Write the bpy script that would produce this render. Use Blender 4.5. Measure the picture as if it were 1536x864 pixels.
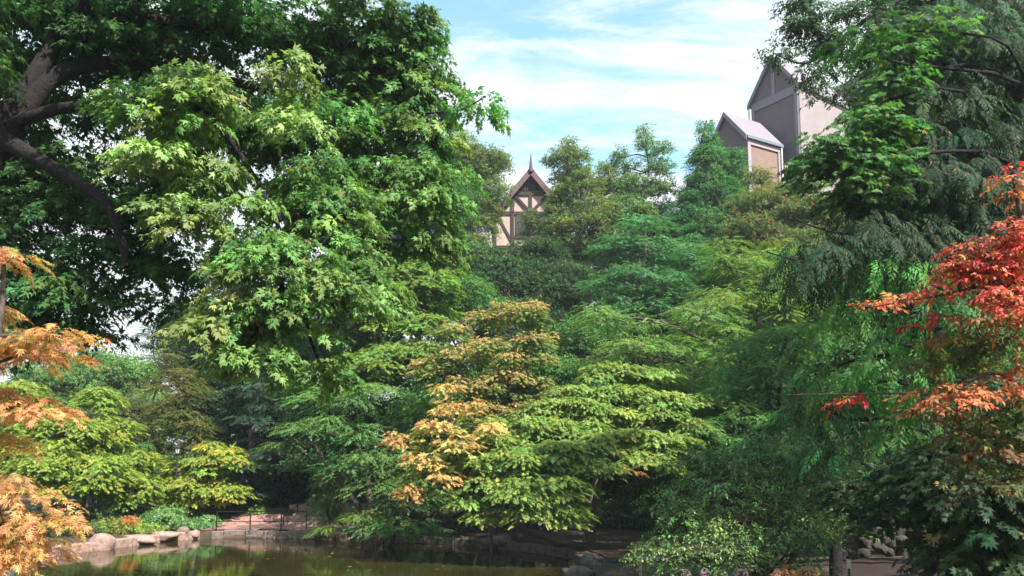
import bpy, bmesh, math, random
import numpy as np
from mathutils import Vector
R = math.radians
for o in list(bpy.data.objects): bpy.data.objects.remove(o)
scene = bpy.context.scene
COL = scene.collection
# ------------------------------------------------------------------ camera
W, H = 1536.0, 864.0
F = 1113.0; PITCH = R(6.0); CAMZ = 3.5
HORIZ = 700.0
V0 = HORIZ - F*math.tan(PITCH)
cam = bpy.data.cameras.new('camera'); camo = bpy.data.objects.new('camera', cam); COL.objects.link(camo)
cam.sensor_width = 36; cam.lens = F/W*36; cam.shift_y = (V0-H/2)/W
cam.clip_start = .1; cam.clip_end = 3000
camo.location = (0, 0, CAMZ); camo.rotation_euler = (math.pi/2+PITCH, 0, 0)
scene.camera = camo
def ray(u, v):
    cx = (u-W/2)/F; cy = (V0-v)/F; c, s = math.cos(PITCH), math.sin(PITCH)
    return np.array([cx, c-cy*s, s+cy*c])
def at(u, v, Y):
    d = ray(u, v); return np.array([0, 0, CAMZ]) + d*(Y/d[1])
def onz(u, v, z):
    d = ray(u, v); return np.array([0, 0, CAMZ]) + d*((z-CAMZ)/d[2])
# ------------------------------------------------------------------ sun, sky, exposure
SUN_EL, SUN_AZ = R(50), R(-50)                    # azimuth measured from +X towards +Y
sd = Vector((math.cos(SUN_EL)*math.cos(SUN_AZ), math.cos(SUN_EL)*math.sin(SUN_AZ), math.sin(SUN_EL)))
sl = bpy.data.lights.new('sun', 'SUN'); sl.energy = 5.0; sl.angle = R(.6); sl.color = (1, .965, .91)
so = bpy.data.objects.new('sun', sl); COL.objects.link(so)
so.rotation_euler = sd.to_track_quat('Z', 'Y').to_euler()
w = bpy.data.worlds.new('World'); scene.world = w; w.use_nodes = True
nt = w.node_tree; N = nt.nodes; L = nt.links; N.clear()
def nd(t, **k):
    n = N.new(t)
    for a, b in k.items(): setattr(n, a, b)
    return n
sky = nd('ShaderNodeTexSky', sky_type='NISHITA', sun_disc=False, sun_elevation=SUN_EL, altitude=600, air_density=1.0, dust_density=.6, ozone_density=1.2)
sky.sun_rotation = math.pi/2 - SUN_AZ
tc = nd('ShaderNodeTexCoord'); sep = nd('ShaderNodeSeparateXYZ'); L.new(tc.outputs['Generated'], sep.inputs[0])
def mth(op, a, b=None, c=None, nodes=None, clamp=False):
    n = N.new('ShaderNodeMath'); n.operation = op; n.use_clamp = clamp
    for i, x in enumerate((a, b, c)):
        if x is None: continue
        if isinstance(x, (int, float)): n.inputs[i].default_value = x
        else: L.new(x, n.inputs[i])
    return n.outputs[0]
zz = mth('ADD', mth('MAXIMUM', sep.outputs[2], 0.0), .12)
cx_ = mth('DIVIDE', sep.outputs[0], zz); cy_ = mth('DIVIDE', sep.outputs[1], zz)
cmb = nd('ShaderNodeCombineXYZ'); L.new(cx_, cmb.inputs[0]); L.new(cy_, cmb.inputs[1])
mp = nd('ShaderNodeMapping'); mp.inputs['Rotation'].default_value = (0, 0, R(-28)); mp.inputs['Scale'].default_value = (.55, 1.25, 1); mp.inputs['Location'].default_value = (3.1, 2.3, 0)
L.new(cmb.outputs[0], mp.inputs[0])
n1 = nd('ShaderNodeTexNoise'); n1.inputs['Scale'].default_value = 1.1; n1.inputs['Detail'].default_value = 9; n1.inputs['Roughness'].default_value = .58; n1.inputs['Distortion'].default_value = .5
L.new(mp.outputs[0], n1.inputs['Vector'])
n2 = nd('ShaderNodeTexNoise'); n2.inputs['Scale'].default_value = 5; n2.inputs['Detail'].default_value = 8; n2.inputs['Roughness'].default_value = .65; n2.inputs['Distortion'].default_value = .8
L.new(mp.outputs[0], n2.inputs['Vector'])
low = mth('MULTIPLY', mth('SUBTRACT', .62, sep.outputs[2], clamp=False), .85)
cl = mth('ADD', mth('ADD', mth('MULTIPLY', n1.outputs[0], 1.0), mth('MULTIPLY', n2.outputs[0], .36)), low)
rmp = nd('ShaderNodeMapRange'); rmp.interpolation_type = 'SMOOTHSTEP'; rmp.inputs['From Min'].default_value = .70; rmp.inputs['From Max'].default_value = .86
L.new(cl, rmp.inputs['Value'])
tint = nd('ShaderNodeMix', data_type='RGBA', blend_type='MULTIPLY'); tint.inputs[0].default_value = 1; L.new(sky.outputs[0], tint.inputs[6]); tint.inputs[7].default_value = (1.25, 1.43, 1.08, 1)
mix = nd('ShaderNodeMix', data_type='RGBA'); L.new(rmp.outputs[0], mix.inputs[0]); L.new(tint.outputs[2], mix.inputs[6]); mix.inputs[7].default_value = (3.3, 3.5, 3.6, 1)
bg = nd('ShaderNodeBackground'); bg.inputs[1].default_value = .13; L.new(mix.outputs[2], bg.inputs[0])
out = nd('ShaderNodeOutputWorld'); L.new(bg.outputs[0], out.inputs[0])
scene.view_settings.view_transform = 'Standard'; scene.view_settings.look = 'None'
scene.view_settings.exposure = 1.42; scene.view_settings.gamma = 1
cy = scene.cycles
cy.max_bounces = 9; cy.diffuse_bounces = 6; cy.glossy_bounces = 3; cy.transmission_bounces = 4; cy.transparent_max_bounces = 4
cy.caustics_reflective = False; cy.caustics_refractive = False
cy.use_denoising = True
# ------------------------------------------------------------------ helpers
def clear_mat(name):
    m = bpy.data.materials.new(name); m.use_nodes = True
    return m, m.node_tree.nodes, m.node_tree.links, m.node_tree.nodes['Principled BSDF']
def mat(name, c, rough=.8, c2=None, scale=6, bump=0, metal=0, spec=.3, coord='Object', detail=6):
    m, n, l, p = clear_mat(name)
    p.inputs['Roughness'].default_value = rough; p.inputs['Metallic'].default_value = metal
    p.inputs['Specular IOR Level'].default_value = spec
    t = n.new('ShaderNodeTexCoord'); no = n.new('ShaderNodeTexNoise'); no.inputs['Scale'].default_value = scale; no.inputs['Detail'].default_value = detail; no.inputs['Roughness'].default_value = .65
    l.new(t.outputs[coord], no.inputs['Vector'])
    cr = n.new('ShaderNodeValToRGB'); c2 = c2 or tuple(x*.7 for x in c)
    cr.color_ramp.elements[0].color = (*c2, 1); cr.color_ramp.elements[1].color = (*c, 1)
    cr.color_ramp.elements[0].position = .33; cr.color_ramp.elements[1].position = .67
    l.new(no.outputs[0], cr.inputs[0]); l.new(cr.outputs[0], p.inputs['Base Color'])
    if bump:
        b = n.new('ShaderNodeBump'); b.inputs['Strength'].default_value = 1; b.inputs['Distance'].default_value = bump
        l.new(no.outputs[0], b.inputs['Height']); l.new(b.outputs[0], p.inputs['Normal'])
    return m
def leafmat(name, rough=.55, trans=.42, spec=.2):
    m, n, l, p = clear_mat(name)
    a = n.new('ShaderNodeAttribute'); a.attribute_name = 'Col'
    l.new(a.outputs['Color'], p.inputs['Base Color'])
    p.inputs['Roughness'].default_value = rough; p.inputs['Specular IOR Level'].default_value = spec
    tr = n.new('ShaderNodeBsdfTranslucent')
    mm = n.new('ShaderNodeMix'); mm.data_type = 'RGBA'; mm.blend_type = 'MULTIPLY'; mm.inputs[0].default_value = 1
    l.new(a.outputs['Color'], mm.inputs[6]); mm.inputs[7].default_value = (1.2, 1.5, .65, 1)
    l.new(mm.outputs[2], tr.inputs[0])
    mx = n.new('ShaderNodeMixShader'); mx.inputs[0].default_value = trans
    l.new(p.outputs[0], mx.inputs[1]); l.new(tr.outputs[0], mx.inputs[2])
    l.new(mx.outputs[0], n['Material Output'].inputs['Surface'])
    return m
LEAF = leafmat('leaf'); NEEDLE = leafmat('needle', .65, .3, .12); GLOSSY = leafmat('glossy_leaf', .38, .28, .28)
BARK = mat('bark', (.10, .075, .06), .9, (.035, .026, .022), 9, .03)
GREYBARK = mat('grey_bark', (.20, .17, .14), .9, (.08, .065, .055), 9, .02)
DARKBARK = mat('dark_bark', (.022, .017, .016), .95, (.006, .005, .006), 9, .06)
def props(o, label=None, cat=None, group=None, kind=None):
    for k, v in (('label', label), ('category', cat), ('group', group), ('kind', kind)):
        if v: o[k] = v
    return o
def empty(name, loc, label, cat, group=None):
    o = bpy.data.objects.new(name, None); COL.objects.link(o); o.location = tuple(float(a) for a in loc); o.empty_display_size = .2
    return props(o, label, cat, group)
def rawmesh(name, V, Fc, m, parent=None, col=None, smooth=False):
    me = bpy.data.meshes.new(name)
    V = np.asarray(V, np.float32); Fc = np.asarray(Fc, np.int32); k = Fc.shape[1]
    if parent is not None: V = V - np.array(parent.location, np.float32)
    me.vertices.add(len(V)); me.vertices.foreach_set('co', V.ravel())
    me.loops.add(Fc.size); me.loops.foreach_set('vertex_index', Fc.ravel())
    me.polygons.add(len(Fc)); me.polygons.foreach_set('loop_start', np.arange(0, Fc.size, k, dtype=np.int32))
    try: me.polygons.foreach_set('loop_total', np.full(len(Fc), k, np.int32))
    except Exception: pass
    if smooth: me.polygons.foreach_set('use_smooth', np.ones(len(Fc), bool))
    me.update()
    if col is not None:
        a = me.color_attributes.new('Col', 'FLOAT_COLOR', 'POINT')
        c4 = np.ones((len(V), 4), np.float32); c4[:, :3] = col; a.data.foreach_set('color', c4.ravel())
    me.materials.append(m)
    o = bpy.data.objects.new(name, me); COL.objects.link(o)
    if parent is not None: o.parent = parent
    return o
class MB:                                     # small polygon collector
    def __init__(s): s.v = []; s.f = []
    def add(s, v, f):
        b = len(s.v); s.v += [tuple(float(c) for c in p) for p in v]; s.f += [tuple(i+b for i in q) for q in f]
    def hexa(s, lo, hi):                      # two loops of 4 points
        s.add(list(lo)+list(hi), [(3, 2, 1, 0), (4, 5, 6, 7)]+[(i, (i+1) % 4, 4+(i+1) % 4, 4+i) for i in range(4)])
    def box(s, c, d, rz=0):
        c = Vector([float(q) for q in c]); x, y, z = [q/2 for q in d]; ca, sa = math.cos(rz), math.sin(rz)
        P = lambda a, b, h: (c[0]+a*ca-b*sa, c[1]+a*sa+b*ca, c[2]+h)
        s.hexa([P(-x, -y, -z), P(x, -y, -z), P(x, y, -z), P(-x, y, -z)], [P(-x, -y, z), P(x, -y, z), P(x, y, z), P(-x, y, z)])
    def prism(s, poly, dvec):                 # polygon extruded by a vector
        n = len(poly); d = np.array(dvec, float)
        P = [np.array(p, float) for p in poly]; Q = [p+d for p in P]
        s.add(P+Q, [tuple(range(n))[::-1], tuple(range(n, 2*n))]+[(i, (i+1) % n, n+(i+1) % n, n+i) for i in range(n)])
    def bar(s, a, b, w, h, up=(0, 0, 1)):
        a = Vector([float(q) for q in a]); b = Vector([float(q) for q in b]); d = (b-a).normalized(); u = Vector(up); sx = d.cross(u)
        if sx.length < 1e-4: sx = d.cross(Vector((0, 1, 0)))
        sx.normalize(); uu = sx.cross(d).normalized()
        q = lambda p: [p-sx*w/2-uu*h/2, p+sx*w/2-uu*h/2, p+sx*w/2+uu*h/2, p-sx*w/2+uu*h/2]
        s.hexa(q(a), q(b))
    def tube(s, pts, rad, n=6):
        V, Fq = tube_arr(pts, rad, n); s.add(V, Fq.tolist())
        m = len(V)-n; b = len(s.v)-len(V)
        s.f.append(tuple(b+i for i in range(n))[::-1]); s.f.append(tuple(b+m+i for i in range(n)))
    def build(s, name, m, parent=None, bevel=0, smooth=False):
        me = bpy.data.meshes.new(name); off = Vector(parent.location) if parent else Vector((0, 0, 0))
        p = parent
        me.from_pydata([tuple(Vector(v)-off) for v in s.v], [], s.f); me.update(); me.materials.append(m)
        bm = bmesh.new(); bm.from_mesh(me); bmesh.ops.recalc_face_normals(bm, faces=bm.faces)
        if bevel: bmesh.ops.bevel(bm, geom=bm.edges[:], offset=bevel, segments=1, affect='EDGES')
        bm.to_mesh(me); bm.free()
        if smooth:
            for q in me.polygons: q.use_smooth = True
        o = bpy.data.objects.new(name, me); COL.objects.link(o)
        if parent: o.parent = parent
        return o
def tube_arr(pts, rad, n=6):
    P = np.asarray(pts, float); m = len(P); T = np.gradient(P, axis=0)
    T /= np.linalg.norm(T, axis=1)[:, None]+1e-9
    ref = np.array([.31, .95, .07]) if abs(T[0][1]) < .8 else np.array([1, .1, .1])
    A = np.cross(T, ref); A /= np.linalg.norm(A, axis=1)[:, None]+1e-9; B = np.cross(T, A)
    th = np.arange(n)*2*math.pi/n
    V = (P[:, None, :]+np.asarray(rad, float)[:, None, None]*(A[:, None, :]*np.cos(th)[None, :, None]+B[:, None, :]*np.sin(th)[None, :, None])).reshape(-1, 3)
    i = np.arange(m-1)[:, None]*n; j = np.arange(n)[None, :]; k = (j+1) % n
    Fq = np.stack([i+j, i+k, i+n+k, i+n+j], -1).reshape(-1, 4)
    return V, Fq
class Wood:
    def __init__(s): s.V = []; s.F = []; s.n = 0
    def limb(s, a, b, r0, r1, rng, sag=.0, wob=.06, n=6, seg=7):
        a = np.asarray(a, float); b = np.asarray(b, float); t = np.linspace(0, 1, seg)[:, None]; ln = np.linalg.norm(b-a)
        P = a+(b-a)*t+rng.normal(0, 1, 3)[None]*wob*ln*np.sin(t*math.pi)+rng.normal(0, 1, 3)[None]*wob*.5*ln*np.sin(t*2*math.pi)
        P[:, 2] += sag*ln*np.sin(t[:, 0]*math.pi)
        s.poly(P, np.linspace(r0, r1, seg), n); return P
    def poly(s, P, r, n=7):
        V, Fq = tube_arr(P, r, n); s.V.append(V); s.F.append(Fq+s.n); s.n += len(V)
    def build(s, name, m, parent):
        return rawmesh(name, np.concatenate(s.V), np.concatenate(s.F), m, parent, smooth=True)
def smooth_line(P, k=4):
    P = np.asarray(P, float); n = len(P); out = []
    for i in range(n-1):
        p0, p1, p2, p3 = P[max(i-1, 0)], P[i], P[i+1], P[min(i+2, n-1)]
        for q in range(k):
            t = q/k; out.append(.5*((2*p1)+(-p0+p2)*t+(2*p0-5*p1+4*p2-p3)*t*t+(-p0+3*p1-3*p2+p3)*t**3))
    out.append(P[-1]); return np.array(out)
# ------------------------------------------------------------------ leaves
def lf_oval(w=.27):
    V = np.array([(0, 0, 0), (.42, w, .07), (.42, -w, .07), (.5, 0, 0), (1, 0, -.12)]); Fc = [(0, 3, 1), (0, 2, 3), (3, 4, 1), (2, 4, 3)]
    return V, np.array(Fc)
def lf_diamond(w=.3):
    V = np.array([(0, 0, 0), (.45, w, .05), (1, 0, -.1), (.45, -w, .05)]); return V, np.array([(0, 2, 1), (0, 3, 2)])
def lf_maple():
    tips = [(-105, .42), (-55, .82), (0, 1.0), (55, .82), (105, .42)]; B = [(0, 0, .0)]
    c = np.array([.3, 0, .05])
    for i, (a, l) in enumerate(tips):
        a = R(a)
        for da, ll in ((-.23, .62), (0, 1), (.23, .62)) if l > .5 else ((0, 1),):
            B.append((c[0]+l*ll*.72*math.cos(a+da), l*ll*.72*math.sin(a+da), .02-.16*l*l*(ll == 1)))
        if i < 4:
            b = R((tips[i][0]+tips[i+1][0])/2); B.append((c[0]+.24*math.cos(b), .24*math.sin(b), .05))
    V = np.array([tuple(c)]+B); n = len(B)
    return V, np.array([(0, 1+i, 1+(i+1) % n) for i in range(n)])
def lf_lace():                                   # deeply cut small maple leaf
    V = []; Fc = []
    for a, l in ((-75, .6), (-38, .85), (0, 1), (38, .85), (75, .6)):
        a = R(a); b = len(V)
        V += [(0, 0, 0), (l*.5*math.cos(a-.2), l*.5*math.sin(a-.2), .03), (l*math.cos(a), l*math.sin(a), -.12*l), (l*.5*math.cos(a+.2), l*.5*math.sin(a+.2), .03)]
        Fc += [(b, b+1, b+3), (b+1, b+2, b+3)]
    return np.array(V), np.array(Fc)
def lf_star():
    V = [(0, 0, 0)]; Fc = []
    for a, l in ((-70, .65), (-35, .9), (0, 1), (35, .9), (70, .65)):
        a = R(a); b = len(V)
        V += [(l*.5*math.cos(a-.3), l*.5*math.sin(a-.3), .03), (l*math.cos(a), l*math.sin(a), -.12*l), (l*.5*math.cos(a+.3), l*.5*math.sin(a+.3), .03)]
        Fc += [(0, b, b+2), (b, b+1, b+2)]
    return np.array(V), np.array(Fc)
def rotm(yaw, pitch, roll):
    cy_, sy_ = math.cos(yaw), math.sin(yaw); cp, sp = math.cos(pitch), math.sin(pitch); cr, sr = math.cos(roll), math.sin(roll)
    Rz = np.array([[cy_, -sy_, 0], [sy_, cy_, 0], [0, 0, 1]]); Ry = np.array([[cp, 0, sp], [0, 1, 0], [-sp, 0, cp]]); Rx = np.array([[1, 0, 0], [0, cr, -sr], [0, sr, cr]])
    return Rz@Ry@Rx
def spray(rng, leaf, n, size, spread=50, droop=.15, tw=.012, jit=14, lo=.1, width=0., z=0.):
    """a twig along +x of length 1 with leaves on both sides; size is relative to the twig"""
    V = []; Fc = []; rr = []; k = 0
    LV, LF = leaf
    for i in range(n):
        t = lo+(1-lo)*(i+.5*rng.random())/n; s = 1 if i % 2 else -1
        yaw = s*R(spread)*(1-.75*t**3)+R(rng.normal(0, jit))
        M = rotm(yaw, R(rng.normal(8, jit)), R(rng.normal(0, jit)))
        sz = size*rng.uniform(.6, 1.25)*(1-.25*t)
        P = (LV*sz)@M.T+np.array([t, s*width*(1-t)*rng.random(), z*rng.normal()])
        P[:, 2] -= droop*(P[:, 0]**2)
        V.append(P); Fc.append(LF+k); k += len(P); rr.append(np.full(len(P), rng.random()))
    if tw:
        ts = np.linspace(0, .95, 4); A = []
        for t in ts: A += [(t, -tw*(1.1-t), -droop*t*t-.005), (t, tw*(1.1-t), -droop*t*t-.005)]
        V.append(np.array(A)); q = []
        for i in range(3): q += [(k+2*i, k+2*i+2, k+2*i+1), (k+2*i+1, k+2*i+2, k+2*i+3)]
        Fc.append(np.array(q)); k += 8; rr.append(np.full(8, -1.))
    return np.concatenate(V), np.concatenate(Fc), np.concatenate(rr)
def frond(rng, n=15, w=.026, droop=.7, ln=.42):
    V = []; Fc = []; rr = []; k = 0
    for i in range(n):
        t = .06+.94*i/n; s = 1 if i % 2 else -1; l = ln*(1-.7*t)*rng.uniform(.8, 1.2); a = s*R(rng.uniform(38, 58))
        M = rotm(a, R(rng.normal(15, 8)), R(rng.normal(0, 12)))
        P = np.array([(0, 0, 0), (l*.45, w, 0), (l, 0, -.08*l), (l*.45, -w, 0)])@M.T+np.array([t, 0, 0])
        P2 = np.array([(l*.35, 0, 0), (l*.7, s*w*3.2, -.02), (l*.5, 0, 0)])@M.T+np.array([t, 0, 0])
        P3 = np.array([(l*.15, 0, 0), (l*.5, -s*w*3.0, -.02), (l*.32, 0, 0)])@M.T+np.array([t, 0, 0])
        for Q, fa in ((P, [(0, 1, 3), (1, 2, 3)]), (P2, [(0, 1, 2)]), (P3, [(0, 1, 2)])):
            Q[:, 2] -= droop*Q[:, 0]**2; V.append(Q); Fc.append(np.array(fa)+k); k += len(Q); rr.append(np.full(len(Q), rng.random()))
    return np.concatenate(V), np.concatenate(Fc), np.concatenate(rr)
tr_ = np.random.default_rng(5)
OV, DI, MA, LA, ST = lf_oval(), lf_diamond(), lf_maple(), lf_lace(), lf_star()
T = {
 'bigmaple': [spray(tr_, MA, 17, .34, 70, .38, .010, 26, .05, .16, .06) for _ in range(6)],
 'lace':     [spray(tr_, LA, 13, .30, 65, .25, .006, 20, .05, .12, .03) for _ in range(6)],
 'star':     [spray(tr_, ST, 12, .30, 60, .22, .006, 20, .05, .1, .03) for _ in range(6)],
 'oval':     [spray(tr_, OV, 13, .27, 55, .2, .008, 22, .05, .06, .03) for _ in range(6)],
 'bigoval':  [spray(tr_, OV, 9, .34, 55, .2, .008, 20, .05, .04, .02) for _ in range(6)],
 'horn':     [spray(tr_, OV, 16, .17, 55, .15, .006, 12, .03, .02, .01) for _ in range(6)],
 'far':      [spray(tr_, DI, 13, .30, 60, .15, .006, 30, .0, .15, .10) for _ in range(6)],
 'fine':     [spray(tr_, OV, 16, .20, 55, .2, .004, 30, .0, .12, .06) for _ in range(6)],
 'leafy':    [spray(tr_, OV, 13, .25, 55, .2, .006, 30, .0, .12, .06) for _ in range(6)],
 'narrow':   [spray(tr_, lf_diamond(.13), 18, .3, 38, .3, .004, 14, .0, .03, .02) for _ in range(6)],
 'frond':    [frond(tr_) for _ in range(6)],
 'needle':   [spray(tr_, lf_diamond(.10), 30, .22, 55, .12, .012, 14, .0, .0, .02) for _ in range(6)],
}
def place(Ts, rng, O, D, U, S, C, vary=.22, tipc=None):
    """many sprays into one vertex soup. O,D,U,C:(n,3) S:(n,)"""
    D = D/(np.linalg.norm(D, axis=1)[:, None]+1e-9); Y = np.cross(U, D); Y /= np.linalg.norm(Y, axis=1)[:, None]+1e-9; Z = np.cross(D, Y)
    kind = rng.integers(0, len(Ts), len(O)); Vs = []; Fs = []; Cs = []; b = 0
    for k, (tv, tf, trr) in enumerate(Ts):
        I = np.where(kind == k)[0]
        if not len(I): continue
        s = S[I][:, None, None]
        P = O[I][:, None, :]+s*(tv[None, :, 0:1]*D[I][:, None, :]+tv[None, :, 1:2]*Y[I][:, None, :]+tv[None, :, 2:3]*Z[I][:, None, :])
        m = len(tv); Fs.append((tf[None]+(np.arange(len(I))*m)[:, None, None]+b).reshape(-1, 3)); b += m*len(I); Vs.append(P.reshape(-1, 3))
        r = trr[None, :]; f = (1-vary+2*vary*((r*7.13+rng.random((len(I), 1))) % 1))[..., None]
        c = C[I][:, None, :]*f
        if tipc is not None:
            h = ((r*3.7+rng.random((len(I), 1))) % 1)[..., None]; c = np.where(h < tipc[1], np.array(tipc[0])*f, c)
        c = np.where((r < 0)[..., None], np.array([.07, .05, .03]), c)
        Cs.append(np.broadcast_to(c, P.shape).reshape(-1, 3))
    return np.concatenate(Vs), np.concatenate(Fs), np.concatenate(Cs)
# species: template, spray length, pad radius, flat, droop, fill, cover, tilt of leaf plane outwards
SP = {
 'bigmaple': dict(t='bigmaple', s=.42, rp=.55, dome=.6, flat=.4, fill=6.5, cov=2.3, tilt=.5, m=LEAF),
 'mapledark': dict(t='bigmaple', s=.45, rp=.7, dome=.3, flat=.5, fill=5, cov=1.6, tilt=.3, m=LEAF),
 'lace':     dict(t='lace', s=.34, rp=.42, dome=.45, flat=.22, fill=5.0, cov=2.0, tilt=.4, m=LEAF),
 'jmaple':   dict(t='star', s=.46, rp=.9, dome=.45, flat=.3, fill=9.0, cov=2.6, tilt=.35, m=LEAF),
 'layer':    dict(t='horn', s=.75, rp=1.1, dome=.45, flat=.28, fill=9.0, cov=2.6, tilt=.35, m=LEAF),
 'loose':    dict(t='star', s=.36, rp=.48, dome=.35, flat=.8, fill=6.0, cov=2.2, tilt=.6, m=LEAF),
 'bushy':    dict(t='star', s=.42, rp=.6, dome=.5, flat=.6, fill=7.5, cov=2.4, tilt=.6, m=LEAF),
 'round':    dict(t='far', s=.60, rp=.85, dome=.5, flat=.7, fill=8.5, cov=2.4, tilt=.8, m=LEAF),
 'airy':     dict(t='far', s=.46, rp=.5, dome=.1, flat=.9, fill=6.5, cov=2.1, tilt=.7, m=LEAF),
 'fineair':  dict(t='fine', s=.42, rp=.5, dome=.2, flat=.9, fill=6, cov=2.4, tilt=.7, m=LEAF),
 'shrub':    dict(t='fine', s=.34, rp=.42, dome=.3, flat=.7, fill=4.5, cov=2.2, tilt=.7, m=GLOSSY),
 'bay':      dict(t='leafy', s=.36, rp=.45, dome=.3, flat=.8, fill=4.2, cov=1.9, tilt=.7, m=GLOSSY),
 'bigleafshrub': dict(t='bigoval', s=.36, rp=.4, dome=.5, flat=.5, fill=5, cov=2.2, tilt=.8, m=GLOSSY),
 'dogwood':  dict(t='bigoval', s=.27, rp=.22, dome=.45, flat=.3, fill=6.5, cov=2.0, tilt=.45, m=LEAF),
 'cedar':    dict(t='frond', s=.55, rp=.7, dome=.9, flat=.4, fill=9.0, cov=2.2, tilt=.5, m=NEEDLE),
 'feather':  dict(t='narrow', s=.7, rp=1.0, dome=.8, flat=.4, fill=9.0, cov=2.4, tilt=.5, m=LEAF),
 'spruce':   dict(t='needle', s=.7, rp=1.0, dome=.35, flat=.15, fill=7.0, cov=2.4, tilt=.2, m=NEEDLE),
}
NL = [0]
def pick(pal, rng, n):
    cols = np.array([p[:3] for p in pal]); wt = np.array([p[3] if len(p) > 3 else 1 for p in pal], float); wt /= wt.sum()
    return cols[rng.choice(len(pal), n, p=wt)]
def masses_to_world(masses):
    out = []
    for m in masses:
        u, v, Y, ru, rv = m[:5]; c = at(u, v, Y); rx = ru/F*Y; rz = rv/F*Y
        rd = m[5] if len(m) > 5 and m[5] else .75*min(max(rx, .3), max(rz, .3)*1.6)
        out.append((c, np.array([rx, rd, rz])))
    return out
def crown_pads(ms, sp, rng, gaps=(), k=1.0):
    pads = []
    for ci, (c, r) in enumerate(ms):
        n = max(2, int(sp['fill']*k*r[0]*r[2]/sp['rp']**2+.5))
        g = rng.normal(0, 1, (n, 3)); g /= np.linalg.norm(g, axis=1)[:, None]; g[:, 2] += .15; g[:, 1] -= .15; g /= np.linalg.norm(g, axis=1)[:, None]
        rad = rng.uniform(.25, 1.0, n)**.5
        P = c+g*r*rad[:, None]
        for j in range(n): pads.append((P[j], g[j]*rad[j], ci))
    if gaps:
        res = []
        for p in pads:
            d = p[0]-np.array([0, 0, CAMZ]); c_, s_ = math.cos(PITCH), math.sin(PITCH)
            f = d[1]*c_+d[2]*s_; u = W/2+F*d[0]/f; v = V0-F*(-d[1]*s_+d[2]*c_)/f; e = F*sp['rp']/f*.55
            if all(((u-gu)/(gr+e))**2+((v-gv)/(gs+e))**2 > 1 for gu, gv, gr, gs in gaps): res.append(p)
        pads = res
    return pads
def pad_sprays(pads, sp, pal, rng, tip=None, padvar=.18, front=None):
    O = []; D = []; U = []; S = []; C = []
    for (p, g, ci) in pads:
        rp = sp['rp']*rng.uniform(.65, 1.25); n = max(5, int(sp['cov']*math.pi*rp*rp/(sp['s']**2*.55)))
        th = rng.random(n)*2*math.pi; rr = np.sqrt(rng.random(n))
        e = np.stack([np.cos(th), np.sin(th), np.zeros(n)], 1)
        gh = np.array([g[0], g[1], 0.]); lean = -g*sp['dome']*.6
        o = p+e*(rp*rr*.85)[:, None]
        o[:, 2] += -sp['dome']*rp*.5*rr**2+rng.normal(0, sp['flat']*rp*.35, n)
        o[:, 2] -= (e@gh)*rp*rr*sp['dome']*.6
        d = e*(.35+rr)[:, None]+gh*.5+rng.normal(0, .22, (n, 3)); d[:, 2] = d[:, 2]*.6-sp['dome']*(.15+.5*rr)
        u = np.array([0, 0, 1.])+g*sp['tilt']+e*(sp['tilt']*.5*rr)[:, None]+rng.normal(0, .14+.25*sp['flat'], (n, 3))
        pc = pick(pal, rng, 1)[0]; c = .55*pc+.45*pick(pal, rng, n); c = c*(1+rng.normal(0, padvar))*(1+np.array([rng.normal(0, .14), 0, rng.normal(0, .08)]))
        c = c*(1+rng.normal(0, .12, (n, 1)))
        if tip is not None:                       # autumn or fresh growth colour, and painted sun, on upper and outer shoots
            tc_, lo_, hi_ = tip; q = np.clip((g[2]*.8+.35*np.linalg.norm(g)+.35*rr-lo_)/(hi_-lo_), 0, 1)*rng.uniform(.5, 1, n)
            c = c*(1-q[:, None])+pick(tc_, rng, n)*q[:, None]
        O.append(o); D.append(d); U.append(u); S.append(sp['s']*rng.uniform(.7, 1.2, n)); C.append(np.clip(c, .004, .8))
    return [np.concatenate(a) for a in (O, D, U, S, C)]
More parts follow.
